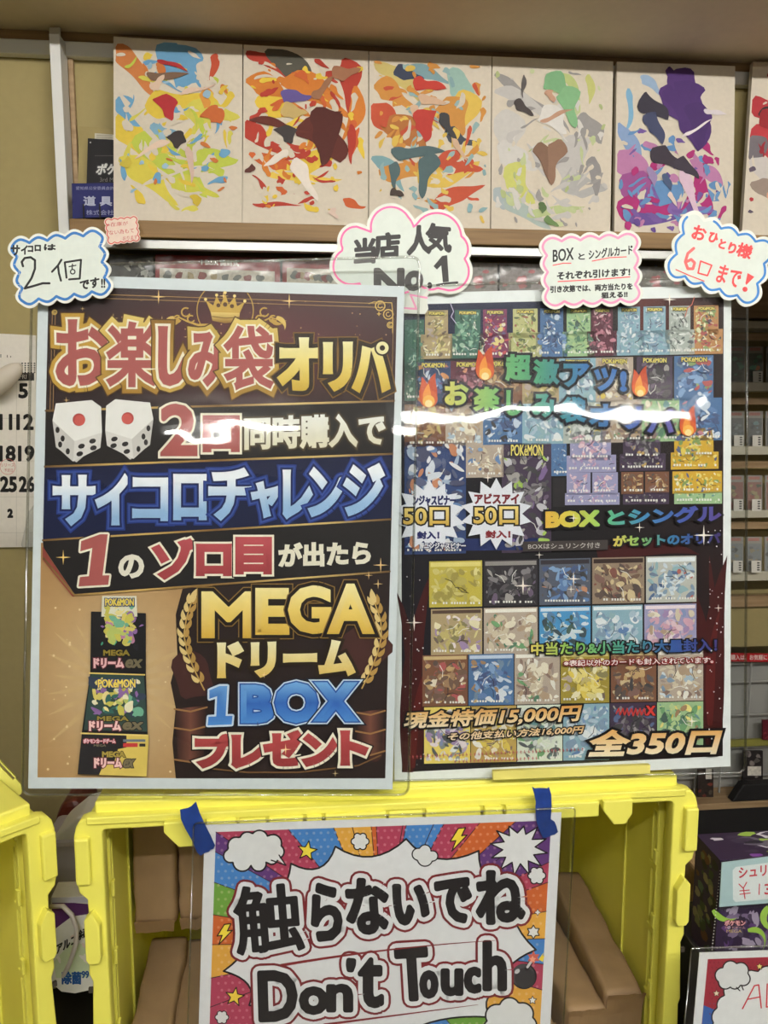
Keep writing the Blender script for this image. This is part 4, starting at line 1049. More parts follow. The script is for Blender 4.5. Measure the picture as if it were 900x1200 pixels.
# laurel wreaths
def laurel(pts, side):
    p.stroke(pts, 1.6, (196, 160, 90))
    for k in range(len(pts)-1):
        for u in (0.1, 0.6):
            x = pts[k][0]*(1-u)+pts[k+1][0]*u; y = pts[k][1]*(1-u)+pts[k+1][1]*u
            a = math.atan2(pts[k][1]-pts[k+1][1], pts[k][0]-pts[k+1][0])
            for s in (-1, 1): p.flame(x+s*1.5, y, a+s*0.62, 12.5, 3.1, -s*0.3, mixc((226, 198, 132), (186, 146, 78), (s+1)/2))
    a = math.atan2(pts[0][1]-pts[1][1], pts[0][0]-pts[1][0]); p.flame(pts[0][0], pts[0][1], a, 17, 4.2, 0.1, (226, 198, 132))
laurel([(225, 705), (219, 724), (216, 744), (220, 764), (228, 784), (240, 808)], -1)
laurel([(439, 706), (446, 726), (447, 746), (442, 766), (433, 788), (424, 806)], 1)
for (x0, x1, ya, yb) in ((206, 242, 830, 892), (418, 450, 834, 884)):
    p.quad((x0, ya), (x1, ya-4), (x1-3, yb-2), (x0+3, yb), hgrad(x0, x1, (54, 34, 30), (120, 74, 60), (50, 32, 28)), 8, 1)
    for yy in (ya, ya+22, yb-3): p.stroke([(x0-1, yy), ((x0+x1)/2, yy+3), (x1+1, yy-2)], 2, (160, 118, 72))
p.stroke([(232, 898), (290, 904), (350, 904), (420, 896), (446, 884)], 1.6, (128, 92, 56))
# MEGA dream 1 BOX present
GM = vgrad(684, 748, (250, 236, 170), (238, 208, 110), (214, 172, 66))
for (ch, x0, x1, y0, y1) in (('M', 240, 297, 696, 744), ('E', 303, 336, 692, 740), ('G', 341, 385, 689, 739), ('A', 388, 434, 687, 739)): p.text(ch, x0, x1, y0, y1, GM, out=[(5.2, (140, 108, 52)), (4.0, (36, 26, 20))], bold=3.4)
p.text('ドリーム', 258, 413, 755, 791, vgrad(752, 794, (244, 236, 190), (226, 190, 96)), slope=-.02, out=[(3.6, (46, 34, 22))], bold=3.0)
BB = vgrad(800, 846, (120, 176, 228), (52, 104, 186), (84, 146, 216))
for (ch, x0, x1, y0, y1) in (('B', 286, 318, 805, 843), ('O', 326, 369, 802, 843), ('X', 374, 413, 802, 841)): p.text(ch, x0, x1, y0, y1, BB, out=[(4.8, (30, 36, 50)), (3.2, (206, 222, 236)), (1.6, (40, 86, 160))], bold=3.4)
one = [(246, 808), (258, 803), (267, 803), (265, 838), (273, 838), (272, 848), (244, 849), (245, 839), (254, 838.5), (255, 815), (246, 818)]
p.stroke(one, 7, (30, 36, 50), closed=True); p.stroke(one, 4.4, (206, 222, 236), closed=True); p.poly(one, BB)
RP = vgrad(856, 900, (190, 78, 78), (150, 56, 58))
for (ch, x0, x1, y0, y1) in (('プ', 232, 270, 862, 896), ('レ', 275, 308, 863, 896), ('ゼ', 312, 352, 858, 894), ('ン', 358, 392, 862, 894), ('ト', 402, 428, 858, 893)): p.text(ch, x0, x1, y0, y1, RP, out=[(4.4, (34, 24, 22)), (2.8, CRM)], bold=3.2)
for (x, y, r) in ((335, 877, 7), (310, 790, 4), (393, 905, 4)): p.spark(x, y, r, (255, 220, 160))
# the boxed set pictured at lower left
def mess(pr, x0, y0, x1, y1, cols, n, r0, r1):
    kk = pr.k
    for i in range(n):
        pr.k = kk+i; pr.blob(pr.rnd.uniform(x0+r1*.7, x1-r1*.7), pr.rnd.uniform(y0+r1*.5, y1-r1*.5), pr.rnd.uniform(r0, r1), pr.rnd.choice(cols), pr.rnd.uniform(.35, .8), pr.rnd.uniform(0, 3.1), step=False)
    pr.k = kk+n
GCOL = [(222, 206, 110), (206, 196, 90), (120, 180, 150), (150, 110, 170), (230, 224, 190), (190, 200, 110), (60, 70, 90), (236, 220, 150)]
p.poly([(108, 716), (172, 718), (172, 788), (174, 860), (97, 858), (107, 788)], (34, 32, 34))
p.poly([(121, 698), (161, 698), (162, 722), (120, 722)], (226, 222, 200)); mess(p, 120, 698, 163, 752, GCOL, 50, 3, 7)
mess(p, 108, 724, 171, 760, [(150, 110, 170), (80, 170, 140), (40, 38, 44), (190, 130, 170)], 16, 2, 5); mess(p, 122, 720, 160, 756, GCOL[:3]+[GCOL[5]], 24, 4, 8)
p.text('POKéMON', 125, 158, 701, 709, (238, 212, 90), out=[(.9, (44, 60, 110))], bold=.35)
p.text('MEGA', 123, 153, 761, 767, (150, 130, 50), out=[(.7, (24, 22, 20))], bold=.5)
p.text('ドリーム', 112, 146, 771, 781, (240, 190, 190), out=[(1, (110, 50, 60))], bold=.8); p.text('ex', 149, 167, 772, 781, (120, 110, 84), out=[(.8, (30, 28, 28))], bold=.8, shear=2)
p.poly([(108, 788), (170, 790), (174, 856), (100, 854)], (58, 80, 74)); mess(p, 104, 792, 171, 838, GCOL+[(60, 110, 100)], 60, 3, 8)
p.stroke([(107, 787.5), (171, 789.5)], 1.6, (226, 200, 110))
p.text('POKéMON', 117, 160, 795, 804, (238, 212, 90), out=[(.9, (44, 60, 110))], bold=.4)
p.text('MEGA', 116, 152, 838, 843, (150, 134, 60), out=[(.7, (24, 22, 20))], bold=.4); p.text('ドリーム', 107, 143, 844, 854, (240, 200, 196), out=[(1, (110, 50, 60))], bold=.8); p.text('ex', 146, 168, 845, 853, (120, 110, 84), out=[(.8, (30, 28, 28))], bold=.8, shear=2)
p.poly([(98, 858), (176, 860), (173, 908), (93, 905)], (42, 40, 42)); p.poly([(150, 859.5), (176, 860), (173, 908), (118, 906), (124, 892), (136, 890), (140, 876), (150, 874)], (214, 190, 96))
p.stroke([(97, 857.5), (175, 860)], 1.8, (230, 206, 120))
p.text('ポケモンカードゲーム', 100, 137, 864, 869, (226, 190, 196), out=[(.6, (150, 50, 60))], bold=.3); p.text('MEGA', 112, 126, 870.5, 873, (150, 140, 110))
p.rect(146, 864.5, 172, 867.5, (110, 120, 130)); p.rect(146, 869, 163, 873.5, (190, 60, 60)); p.rect(165, 869.5, 172, 873, (40, 38, 40))
p.text('MEGA', 122, 148, 879, 885, (170, 150, 70), out=[(.7, (24, 22, 20))], bold=.5); p.text('ドリーム', 113, 144, 887, 897, (240, 200, 196), out=[(1, (110, 50, 60))], bold=.8); p.text('ex', 147, 158, 888, 897, (120, 110, 84), out=[(.8, (30, 28, 28))], bold=.7, shear=2)
p.build('printed_sheet', post)
sleeve(PL, [(40.5, 314), (491, 303), (478, 929), (29, 929)], 0.0048, post)

# ---- right poster
post2 = thing('poster', 'right poster crowded with small card pictures, rainbow lettering and flames', 'poster', tuple(PR.at(*PR.uv(658, 907))))
p = Print(PR, 23, True)
p.slab([(461, 344), (857, 334), (856, 898), (462, 918)], 0.0008, (236, 240, 238))
p.quad((470, 357), (848, 348), (847, 886), (471, 905), hgrad(470, 848, (26, 22, 30), (24, 20, 24), (34, 18, 18)), 8, 2)
p.quad((470, 357), (640, 353), (640, 400), (470, 404), (30, 36, 66)); p.quad((740, 350.5), (848, 348), (848, 400), (740, 400), hgrad(740, 848, (96, 34, 28), (40, 22, 24)), 6, 1)
for (x, y, a, L, w, b) in ((478, 905, -1.55, 240, 9, .1), (490, 890, -1.6, 200, 7, -.1), (836, 880, -1.6, 230, 11, .1), (822, 860, -1.5, 180, 8, -.15), (843, 800, -1.65, 150, 4, 0), (700, 650, -.2, 120, 8, .2)): p.flame(x, y, a, L, w*1.5, b, (66, 18, 17))
for (x, y, a, L, w, b) in ((484, 900, -1.55, 150, 4, .2), (832, 850, -1.58, 140, 5, .1)): p.flame(x, y, a, L, w*1.3, b, (88, 24, 21))
p.k += 1; BASEK = p.k
GOLDC = [(190, 170, 90), (220, 206, 130), (120, 110, 60), (90, 70, 60), (170, 150, 140), (236, 226, 180)]
TEAL = [(90, 150, 120), (60, 110, 100), (150, 190, 160), (206, 214, 190), (50, 80, 76), (110, 150, 110)]
MULT = [(200, 60, 70), (120, 80, 140), (226, 206, 120), (240, 230, 210), (80, 60, 110), (90, 60, 70)]
GRNG = [(150, 160, 80), (200, 196, 130), (90, 110, 50), (140, 60, 50), (220, 214, 170), (70, 80, 50)]
BLUC = [(70, 110, 170), (110, 150, 200), (40, 60, 110), (190, 206, 226), (90, 120, 150), (220, 228, 236)]
GRNC = [(90, 150, 90), (60, 110, 80), (170, 200, 130), (40, 70, 60), (206, 220, 180), (80, 130, 130)]
PNKC = [(150, 70, 90), (190, 110, 130), (90, 40, 60), (220, 170, 180), (60, 30, 44), (120, 60, 80)]
LBLU = [(160, 186, 206), (206, 220, 230), (110, 140, 170), (230, 236, 238), (130, 170, 180), (90, 110, 140)]
SILV = [(206, 210, 206), (120, 130, 124), (230, 234, 230), (80, 90, 90), (160, 170, 160), (60, 66, 70)]
MIXD = [(170, 60, 60), (120, 150, 80), (230, 226, 180), (70, 50, 70), (200, 190, 110), (50, 40, 44)]
BRWN = [(150, 110, 70), (190, 150, 90), (90, 60, 44), (206, 180, 130), (110, 70, 60), (60, 44, 40)]
DRK = [(60, 54, 60), (30, 28, 34), (110, 104, 110), (150, 144, 140), (80, 60, 90), (44, 40, 50)]
PINK = [(226, 190, 200), (206, 150, 170), (150, 120, 170), (236, 220, 226), (110, 130, 180), (190, 170, 200)]
YELC = [(226, 196, 60), (236, 216, 110), (110, 140, 60), (60, 70, 120), (200, 150, 50), (240, 232, 190)]
CRMC = [(236, 226, 200), (206, 190, 160), (170, 140, 110), (240, 236, 224), (150, 130, 120), (120, 90, 80)]
def tile(x0, y0, x1, y1, pal, n=22, title=None, frame=None, sl=-.022, top=None):
    p.k = BASEK
    w = (x1-x0)*sl
    p.rect(x0, y0, x1, y1, frame or mixc(pal[4], pal[0], .4), sl)
    if top: p.rect(x0+1.5, y0+1.5, x1-1.5, y0+1.5+top, pal[3], sl)
    S_ = min(x1-x0, y1-y0); m = 1.2; kk = p.k; rn = p.rnd
    cxm, cym = (x0+x1)/2+rn.uniform(-.1, .1)*S_, (y0+y1)/2+w/2+(top or 0)/2
    lite = [mixc(c, (214, 212, 204), .22) for c in pal]
    for i in range(int(n*2.1)):
        p.k = kk+1+i; r = rn.uniform(.03, .11)*S_; ro = rn.uniform(0, 3.1)
        if i % 3 == 0:
            x, y = cxm+rn.gauss(0, .17)*S_, cym+rn.gauss(0, .17)*S_; c = rn.choice(lite[:3])
        else:
            x, y = rn.uniform(x0, x1), rn.uniform(y0+(top or 0), y1)+w/2; c = rn.choice(lite)
        q = r*1.35+m; x = min(x1-q, max(x0+q, x)); y = min(y1-q+min(0, w), max(y0+q+(top or 0)+max(0, w), y))
        p.blob(x, y, r*1.25, c, rn.uniform(.2, .8), ro, step=False, n=7)
    p.k = kk+2+int(n*2.1)
    for q in range(3):
        x, y = rn.uniform(x0+S_*.2, x1-S_*.2), rn.uniform(y0+S_*.25, y1-S_*.25)+w/2; a = rn.uniform(0, 6.3); L = S_*.14
        p.stroke([(x-L*math.cos(a), y-L*math.sin(a)), (x+.3*L*math.sin(a), y-.3*L*math.cos(a)), (x+L*math.cos(a), y+L*math.sin(a))], .65, rn.choice([(236, 234, 226), (40, 36, 44)]))
    if title:
        hy = max(3.2, (y1-y0)*.10)
        p.text(title, x0+(x1-x0)*.18, x1-(x1-x0)*.18, y0+2+w/2, y0+2+hy+w/2, (232, 214, 110), out=[(.6, (40, 46, 60))], bold=.2)
    else:
        for q in range(int((x1-x0)/3.4)): 
            if p.rnd.random() < .7: p.rect(x0+3+q*3.2, y1-6+w/2, x0+3+q*3.2+2.1, y1-3.6+w/2, (232, 230, 222), step=False)
R1 = [(498, 525, GOLDC), (533, 563, TEAL), (566, 594, MULT), (601, 630, GRNG), (633, 660, BLUC), (664, 692, GRNC), (693, 718, PNKC), (724, 750, LBLU), (754, 780, LBLU), (784, 809, SILV), (813, 842, MIXD)]
for (x0, x1, pal) in R1:
    y = 364-(x0-498)*.018
    tile(x0-5, y+28, x1+5, y+57, pal, 22); tile(x0, y, x1, y+34, pal, 24, 'POKéMON', sl=-.02)
tile(474, 375, 497, 470, TEAL, 34); tile(474, 428, 486, 470, TEAL, 10)
R3 = [(487, 528, [BLUC[0], BLUC[3], MULT[4], (60, 70, 90), (44, 50, 70), (200, 120, 60)]), (528, 568, PNKC+[(220, 140, 100)]), (568, 612, BRWN), (612, 655, GOLDC), (655, 698, LBLU), (698, 742, CRMC+YELC[:2]), (746, 788, DRK), (790, 836, BLUC+MIXD[:2])]
for (x0, x1, pal) in R3: y = 424-(x0-487)*.022; tile(x0, y, x1, y+52, pal, 34, 'POKéMON')
R4 = [(474, 522, BRWN+GOLDC[:2]), (522, 566, CRMC+LBLU[:2]), (566, 612, BLUC+DRK[:2]), (612, 660, LBLU), (660, 706, SILV+GOLDC[:2]), (706, 752, CRMC+GRNC[:2]), (752, 796, GRNC+CRMC), (796, 846, BLUC+PNKC[:3])]
for (x0, x1, pal) in R4: y = 474-(x0-474)*.022; tile(x0, y, x1, y+50, pal, 36)
tile(474, 518, 546, 650, [(70, 110, 170), (206, 214, 226), (190, 110, 70), (60, 70, 110), (40, 44, 80), (150, 170, 200), (226, 226, 230)], 90)
tile(546, 522, 590, 560, CRMC+BLUC[:2], 26)
tile(588, 520, 646, 648, DRK+[(190, 186, 196), (150, 190, 60), (100, 70, 130)], 80, 'POKéMON')
tile(646, 520, 664, 558, BLUC, 14)
R5 = [(664, 722, PINK), (726, 780, DRK+[(190, 150, 70)]), (786, 842, YELC)]
for (x0, x1, pal) in R5: y = 516-(x0-664)*.03; tile(x0+4, y-10, x1-6, y+24, pal, 30, sl=-.02); tile(x0, y+18, x1, y+38, pal, 24, sl=-.02)
for (x0, x1, pal) in ((664, 692, PINK), (694, 724, PINK), (728, 754, BRWN), (756, 784, BRWN), (788, 814, YELC), (814, 846, YELC)): y = 554-(x0-664)*.012; tile(x0, y, x1, y+26, pal, 20, sl=-.01)
for (x0, x1, pal) in ((662, 726, PINK), (730, 784, DRK), (790, 846, GRNC+YELC[:1])): tile(x0, 578-(x0-662)*.01, x1, 592-(x0-662)*.01, pal, 20, sl=-.01)
p.k = BASEK+1; p.rect(648, 560, 662, 594, (40, 36, 38))
p.rect(474, 632, 640, 646, (34, 46, 96), -.01)
# the card rows
RA = [(503, 565, [(176, 160, 60), (206, 192, 96), (150, 134, 44), (226, 214, 130), (186, 170, 70)], (196, 180, 76)), (567, 630, DRK, (54, 50, 54)), (632, 692, BLUC[:3]+DRK[:3]+[(190, 120, 80)], (90, 96, 110)), (694, 755, BRWN[2:]+[(110, 50, 40), (70, 50, 44)], (150, 130, 110)), (757, 816, LBLU+[(180, 80, 70), (60, 90, 140)], (190, 190, 180))]
for (x0, x1, pal, fr) in RA: y = 658-(x0-503)*.022; tile(x0, y, x1, y+54, pal, 40, None, fr, top=5)
RB = [(505, 565, GOLDC+PINK[2:4]), (567, 630, CRMC+GRNC[:2]+BRWN[:1]), (632, 692, [(40, 70, 60), (30, 50, 60), (200, 220, 226), (206, 220, 230), (70, 140, 190), (60, 110, 160)]), (694, 753, LBLU+BLUC[:2]), (755, 816, PINK+CRMC[:3])]
for (x0, x1, pal) in RB: y = 714-(x0-505)*.022; tile(x0, y, x1, y+54, pal, 42, None, None if x0 != 632 else (80, 150, 200), top=4)
RC = [(495, 548, BRWN+MIXD[:1]+CRMC[:1]), (549, 602, BLUC+BRWN[:2]), (603, 656, CRMC+GRNC[:2]), (657, 714, YELC[:2]+GOLDC), (716, 769, BRWN+DRK[:2]), (771, 824, CRMC+LBLU[:3])]
for (x0, x1, pal) in RC: y = 768-(x0-495)*.022; tile(x0, y, x1, y+60, pal, 42, None, None, top=4)
RD = [(497, 551, PINK[2:]+SILV), (552, 605, YELC[:2]+CRMC), (606, 659, GRNC[4:]+SILV+GRNC[:1]), (660, 714, LBLU+BLUC[:2]), (715, 769, DRK+[(60, 80, 130)]), (770, 824, GRNC+YELC[:2]+BRWN[:1])]
for (x0, x1, pal) in RD: y = 829-(x0-497)*.022; tile(x0, y, x1, y+66 if x0 < 700 else y+58, pal, 46, None, (236, 214, 110) if x0 == 497 else None)
p.k = BASEK+215
p.text('X', 757, 766, 827, 837, (206, 60, 52), out=[(.7, (30, 24, 26))], bold=.8)
for k in range(7): p.stroke([(721+k*5, 838-abs(k-4)*.6), (724+k*5, 829.5), (725.5+k*5, 837)], 1.5, (196, 58, 52)); p.k -= 1
p.k += 1
# bursts with counts
for (x, y, c) in ((503, 604, 0), (581, 602, 1)):
    p.star(x, y, 42, (226, 228, 236), 14, .72)
    for k in range(0): pass
p.text('ンジャスピナー', 484, 533, 581, 592, (30, 36, 90), bold=.6); p.text('アビスアイ', 556, 607, 579, 590, (120, 36, 46), bold=.7)
GY = vgrad(592, 618, (240, 216, 130), (206, 166, 70))
p.text('50口', 473, 525, 595, 615, GY, out=[(2.0, (30, 24, 20))], bold=.7); p.text('50口', 555, 606, 594, 614, GY, out=[(2.0, (30, 24, 20))], bold=.7)
p.text('封入！', 489, 514, 623, 631, (34, 40, 100), bold=.6); p.text('封入！', 569, 597, 622, 630, (130, 36, 46), bold=.6)
p.text('ニンジャスピナー', 497, 545, 636, 643, (236, 236, 240), out=[(.8, (30, 36, 80))], bold=.3)
# big rainbow heading
def rb(x0, x1, dy=0): return hgrad(x0, x1, (206, 200, 90), (110, 190, 110), (64, 150, 170), (60, 110, 190), (96, 84, 160))
G1 = hgrad(570, 740, (130, 190, 110), (80, 160, 120), (60, 120, 180), (60, 110, 180))
for (ch, x0, x1, y0, y1) in (('超', 593, 620, 417, 445), ('激', 626, 653, 423, 449), ('ア', 661, 688, 428, 452), ('ツ', 697, 720, 433, 457), ('!', 727, 732, 437, 458)): p.text(ch, x0, x1, y0, y1, G1, out=[(3, (26, 26, 34))], bold=1.5)
G2 = hgrad(520, 792, (214, 206, 100), (110, 180, 100), (64, 150, 160), (60, 104, 180), (110, 96, 170))
for (ch, x0, x1, y0, y1) in (('お', 522, 547, 449, 474), ('楽', 556, 583, 455, 481), ('し', 594, 610, 459, 486), ('み', 624, 650, 463, 488), ('袋', 657, 684, 467, 494), ('オ', 691, 718, 475, 499), ('リ', 728, 749, 478, 502), ('パ', 759, 788, 481, 506)): p.text(ch, x0, x1, y0, y1, G2, out=[(2.8, (26, 26, 40))], bold=1.4)
def fire(x, y, s):
    p.flame(x-8*s, y+9*s, -1.3, 30*s, 7*s, -.3, (206, 84, 44)); p.flame(x+6*s, y+10*s, -1.8, 36*s, 8*s, .3, (196, 78, 44)); p.disc(x, y+6*s, 11*s, (214, 96, 46))
    p.flame(x-2*s, y+14*s, -1.6, 27*s, 6*s, .1, (236, 150, 60)); p.disc(x, y+9*s, 7.5*s, (242, 180, 80)); p.disc(x, y+12*s, 4.6*s, (248, 226, 160))
for (x, y, s) in ((568, 430, .95), (502, 462, .95), (749, 451, .85), (805, 497, .85)): fire(x, y, s)
p.text('BOX', 640, 700, 601, 617, hgrad(637, 705, (230, 180, 70), (214, 206, 80), (150, 200, 100)), slope=-.03, out=[(2.6, (24, 20, 24))], bold=1.8)
p.text('とシングル', 712, 842, 598, 615, hgrad(708, 845, (100, 190, 130), (70, 140, 190), (70, 90, 170), (90, 70, 140)), slope=-.04, out=[(2.2, (24, 20, 24))], bold=1.2)
p.rect(612, 634.5, 711, 646, (70, 62, 60), -.02); p.text('BOXはシュリンク付き', 618, 702, 637, 643.5, (206, 200, 192), slope=-.02)
p.text('がセットのオリパ', 718, 842, 628, 640, hgrad(716, 845, (226, 196, 90), (140, 190, 100), (60, 130, 170), (60, 80, 150), (70, 50, 110)), slope=-.03, out=[(1.8, (24, 20, 24))], bold=.7)
p.text('中当たり&小当たり大量封入！', 622, 838, 753, 767, hgrad(620, 842, (226, 206, 100), (130, 190, 90), (80, 160, 150), (56, 90, 160), (70, 60, 130)), slope=-.022, out=[(1.5, (20, 18, 24))], bold=.5)
p.text('※表記以外のカードも封入されています。', 660, 834, 773, 780, (240, 230, 226), slope=-.022, out=[(1.1, (130, 30, 32))], bold=.15)
OG = vgrad(826, 856, (214, 150, 72), (240, 206, 150), (246, 236, 214))
p.text('現金特価15,000円', 475, 678, 834, 853, OG, slope=-.045, shear=5, out=[(2.0, (22, 18, 18))], bold=.75)
p.text('その他支払い方法16,000円', 525, 682, 858, 867, vgrad(848, 868, (226, 180, 120), (244, 226, 196)), slope=-.055, shear=3, out=[(1.3, (22, 18, 18))], bold=.35)
p.text('全350口', 692, 840, 856, 884, vgrad(850, 886, (226, 160, 80), (242, 206, 150), (246, 232, 204)), slope=-.02, shear=8, out=[(3.0, (20, 16, 18)),], bold=1.6)
for row in (0, 1):
    for k in range(46 if row == 0 else 22):
        x = (478 if row == 0 else 532)+k*4.5+p.rnd.uniform(-.5, .5); y = (886 if row == 0 else 894)-(x-478)*.045
        p.stroke([(x, y), (x+2.4, y-p.rnd.uniform(-1.2, 1.2))], .7, (190, 96, 100)); p.k -= 1
        p.stroke([(x+1, y-2), (x+1.4, y+2)], .7, (190, 96, 100)); p.k -= 1
p.k += 1
for (x, y, r) in ((612, 686, 11), (671, 678, 9), (485, 729, 10), (823, 627, 12), (783, 352, 8), (571, 560, 6), (631, 650, 5), (748, 618, 6), (775, 683, 5), (809, 844, 8), (671, 607, 6), (668, 690, 5), (840, 712, 5)):
    p.spark(x, y, r, (250, 240, 226))
for k in range(70):
    x = p.rnd.choice([p.rnd.uniform(474, 496), p.rnd.uniform(826, 845)]); p.disc(x, p.rnd.uniform(655, 895) if x < 600 else p.rnd.uniform(620, 880), p.rnd.uniform(.4, 1.0), (226, 220, 220), n=6, step=False)
p.k += 1
p.stroke([(527, 356), (531, 366), (528, 372), (534, 380)], .9, (200, 190, 220)); p.stroke([(812, 349), (809, 358), (804, 362), (801, 372)], .9, (206, 110, 90))
p.build('printed_sheet', post2)
sleeve(PR, [(447, 338), (872.5, 326), (870, 903), (452, 913)], 0.0048, post2)

PRS = PR.off(0.0125)
st = plate('bottom_strip', PRS, [[PRS.uv(578, 914), PRS.uv(762, 906.5), PRS.uv(762, 896.5), PRS.uv(578, 904)]], 0.005, plain('pale_yellow_strip', (222, 212, 112), 0.5), post2)
st['label'] = 'pale yellow strip along the bottom edge'

# ================================================================== Don't Touch sign on the crate front
SGP = Plane(onY(450, 960, 0.605), (0, -1, 0.15))
sign = thing('warning_sign', "comic style Don't Touch sign taped to the middle yellow crate", 'sign', tuple(SGP.at(*SGP.uv(446, 1200))))
p = Print(SGP, 31)
BT = 1262
def sx(x, y):      # the sign narrows a little downwards
    return x
p.slab([(240, 966.5), (658, 952), (642.5, BT-14), (231, BT)], 0.0006, (222, 222, 222))
A0, A1, A2, A3 = (253, 975), (646, 961.5), (631, BT-25), (244, BT-12)
p.quad(A0, A1, A2, A3, (150, 46, 66))
C0 = (448, 1105)
def edgept(a):
    """where a ray from the middle meets the printed frame"""
    dx, dy = math.cos(a), math.sin(a); best = 1e9
    for (q, r) in ((A0, A1), (A1, A2), (A2, A3), (A3, A0)):
        ex, ey = r[0]-q[0], r[1]-q[1]; den = dx*ey-dy*ex
        if abs(den) < 1e-9: continue
        tt = ((q[0]-C0[0])*ey-(q[1]-C0[1])*ex)/den; uu = ((q[0]-C0[0])*dy-(q[1]-C0[1])*dx)/den
        if tt > 0 and -1e-6 <= uu <= 1+1e-6: best = min(best, tt)
    return (C0[0]+dx*best, C0[1]+dy*best)
MAG, PUR, BLU2, GRN2, ORA, YEO = (172, 62, 88), (98, 56, 120), (70, 128, 192), (110, 158, 62), (200, 98, 44), (222, 164, 66)
def sector(x, y):
    t = angle(x, y)
    for a, b, c in FANS:
        d = (b-a) % (2*PI)
        if (t-a) % (2*PI) <= d: return c
    return MAG
def angle(x, y): return math.atan2(y-C0[1], x-C0[0])
rays = [(253, 975), (253, 1000), (253, 1040), (249, 1074), (248, 1108), (247, 1148), (247, 1170), (246, 1250)]
left_cols = [PUR, BLU2, GRN2, ORA, YEO, MAG, MAG]
FANS = []
def fan(a, b, col):
    FANS.append((a, b, col))
    pa, pb = edgept(a), edgept(b); p.poly([C0, pa, pb], col, False); p.stroke([pa, (C0[0]*.5+pa[0]*.5, C0[1]*.5+pa[1]*.5)], 1.0, (60, 36, 40)); p.k -= 1
yl = [1000, 1035, 1072, 1108, 1148, 1172, 1240]
xt = [253, 338, 391, 413, 435, 441, 472, 476, 508, 520, 562, 604, 646]
top = [(x, 975-(x-253)*.034) for x in xt]; tc = [MAG, BLU2, BLU2, YEO, ORA, ORA, MAG, BLU2, BLU2, MAG, MAG, PUR]
tc = [MAG, BLU2, YEO, YEO, ORA, MAG, MAG, BLU2, BLU2, MAG, ORA, PUR]
for k in range(len(top)-1): fan(angle(*top[k]), angle(*top[k+1]), tc[k])
lf = [(253, 975), (252, 998), (251, 1034), (250, 1072), (249, 1107), (248, 1146), (247, 1180), (245, BT-20)]
for k in range(len(lf)-1): fan(angle(*lf[k+1]), angle(*lf[k]), left_cols[k])
rt = [(646, 962), (644, 1010), (642, 1034), (640, 1068), (639, 1100), (637, 1130), (635, 1160), (632, BT-30)]; rc = [PUR, MAG, ORA, YEO, BLU2, MAG, YEO]
for k in range(len(rt)-1): fan(angle(*rt[k]), angle(*rt[k+1]), rc[k])
bt = [(632, BT-26), (560, BT-23), (520, BT-21), (470, BT-20), (400, BT-17), (320, BT-15), (245, BT-12)]; bc = [GRN2, BLU2, ORA, MAG, PUR, MAG]
for k in range(len(bt)-1): fan(angle(*bt[k]), angle(*bt[k+1]), bc[k])
p.k += 1
for i in range(46):                                                  # printed halftone dots
    for j in range(32):
        x = 256+i*8.3+(j % 2)*4; y = 972+j*8.2-(x-253)*.034
        if y < BT-30 and x < 640-(y-961)*.05 and y > 978-(x-253)*.034: p.disc(x, y, 1.7, mixc(sector(x, y), (236, 200, 190), .32), n=8, step=False)
p.k += 1
# white burst in the middle: spikes with hollow arcs between them
tips = [(341, 1010), (394, 990), (476, 982), (563, 995), (604, 1034), (628, 1112), (596, 1150), (566, 1186), (520, 1200), (440, 1205), (350, 1196), (290, 1180), (262, 1136), (296, 1060)]
tips = [(341, 1012), (393, 992), (476, 983), (561, 997), (602, 1030), (628, 1113), (590, 1160), (574, 1192), (470, 1214), (330, 1216), (292, 1178), (262, 1138), (290, 1080)]
bur = []
for k in range(len(tips)):
    a, b = tips[k], tips[(k+1) % len(tips)]; mx, my = (a[0]+b[0])/2, (a[1]+b[1])/2
    cx_, cy_ = mx+(C0[0]-mx)*.16, my+(C0[1]-my)*.16+(14 if my < 1040 else 0)
    for q in range(8):
        t = q/8; bur.append((a[0]*(1-t)**2+cx_*2*t*(1-t)+b[0]*t*t, a[1]*(1-t)**2+cy_*2*t*(1-t)+b[1]*t*t))
p.poly(bur, (224, 224, 224)); p.stroke(bur, 2.2, (28, 22, 24), closed=True)
def cloud(circles, c, w=2.0):
    o = union_outline(circles, c); p.poly(o, (222, 222, 220)); p.stroke(o, w, (28, 22, 24), closed=True)
cloud([(277, 991, 10), (290, 984, 9), (304, 983, 10), (320, 988, 10), (325, 998, 8), (270, 1003, 8), (284, 1010, 11), (303, 1012, 9), (318, 1005, 8), (296, 998, 16)], (297, 998))
p.poly([(320, 1004), (335, 1014), (326, 1003)], (222, 222, 220)); p.stroke([(318, 1008), (335, 1014), (327, 1002)], 1.6, (28, 22, 24))
cloud([(582, 1190, 13), (597, 1181, 12), (612, 1188, 13), (617, 1202, 12), (578, 1206, 12), (598, 1205, 18)], (597, 1200))
for (x, y) in ((422, 986), (629, 1026)):
    cloud([(x+6.5*math.cos(k*1.05), y+6.5*math.sin(k*1.05), 4) for k in range(6)]+[(x, y, 6)], (x, y), 1.5)
cloud([(490, 1001, 7), (498, 997, 7), (507, 1003, 6), (498, 1006, 9)], (498, 1003), 1.5)
cloud([(260+5*math.cos(k*1.05), 1192+5*math.sin(k*1.05), 3) for k in range(6)]+[(260, 1192, 4.5)], (260, 1192), 1.2)
p.star(360, 997, 12, (238, 216, 70), edge=(40, 30, 20), ew=1.2, rot=-1.4); p.star(275, 1168, 11.5, (238, 206, 70), edge=(40, 30, 20), ew=1.2, rot=-1.4)
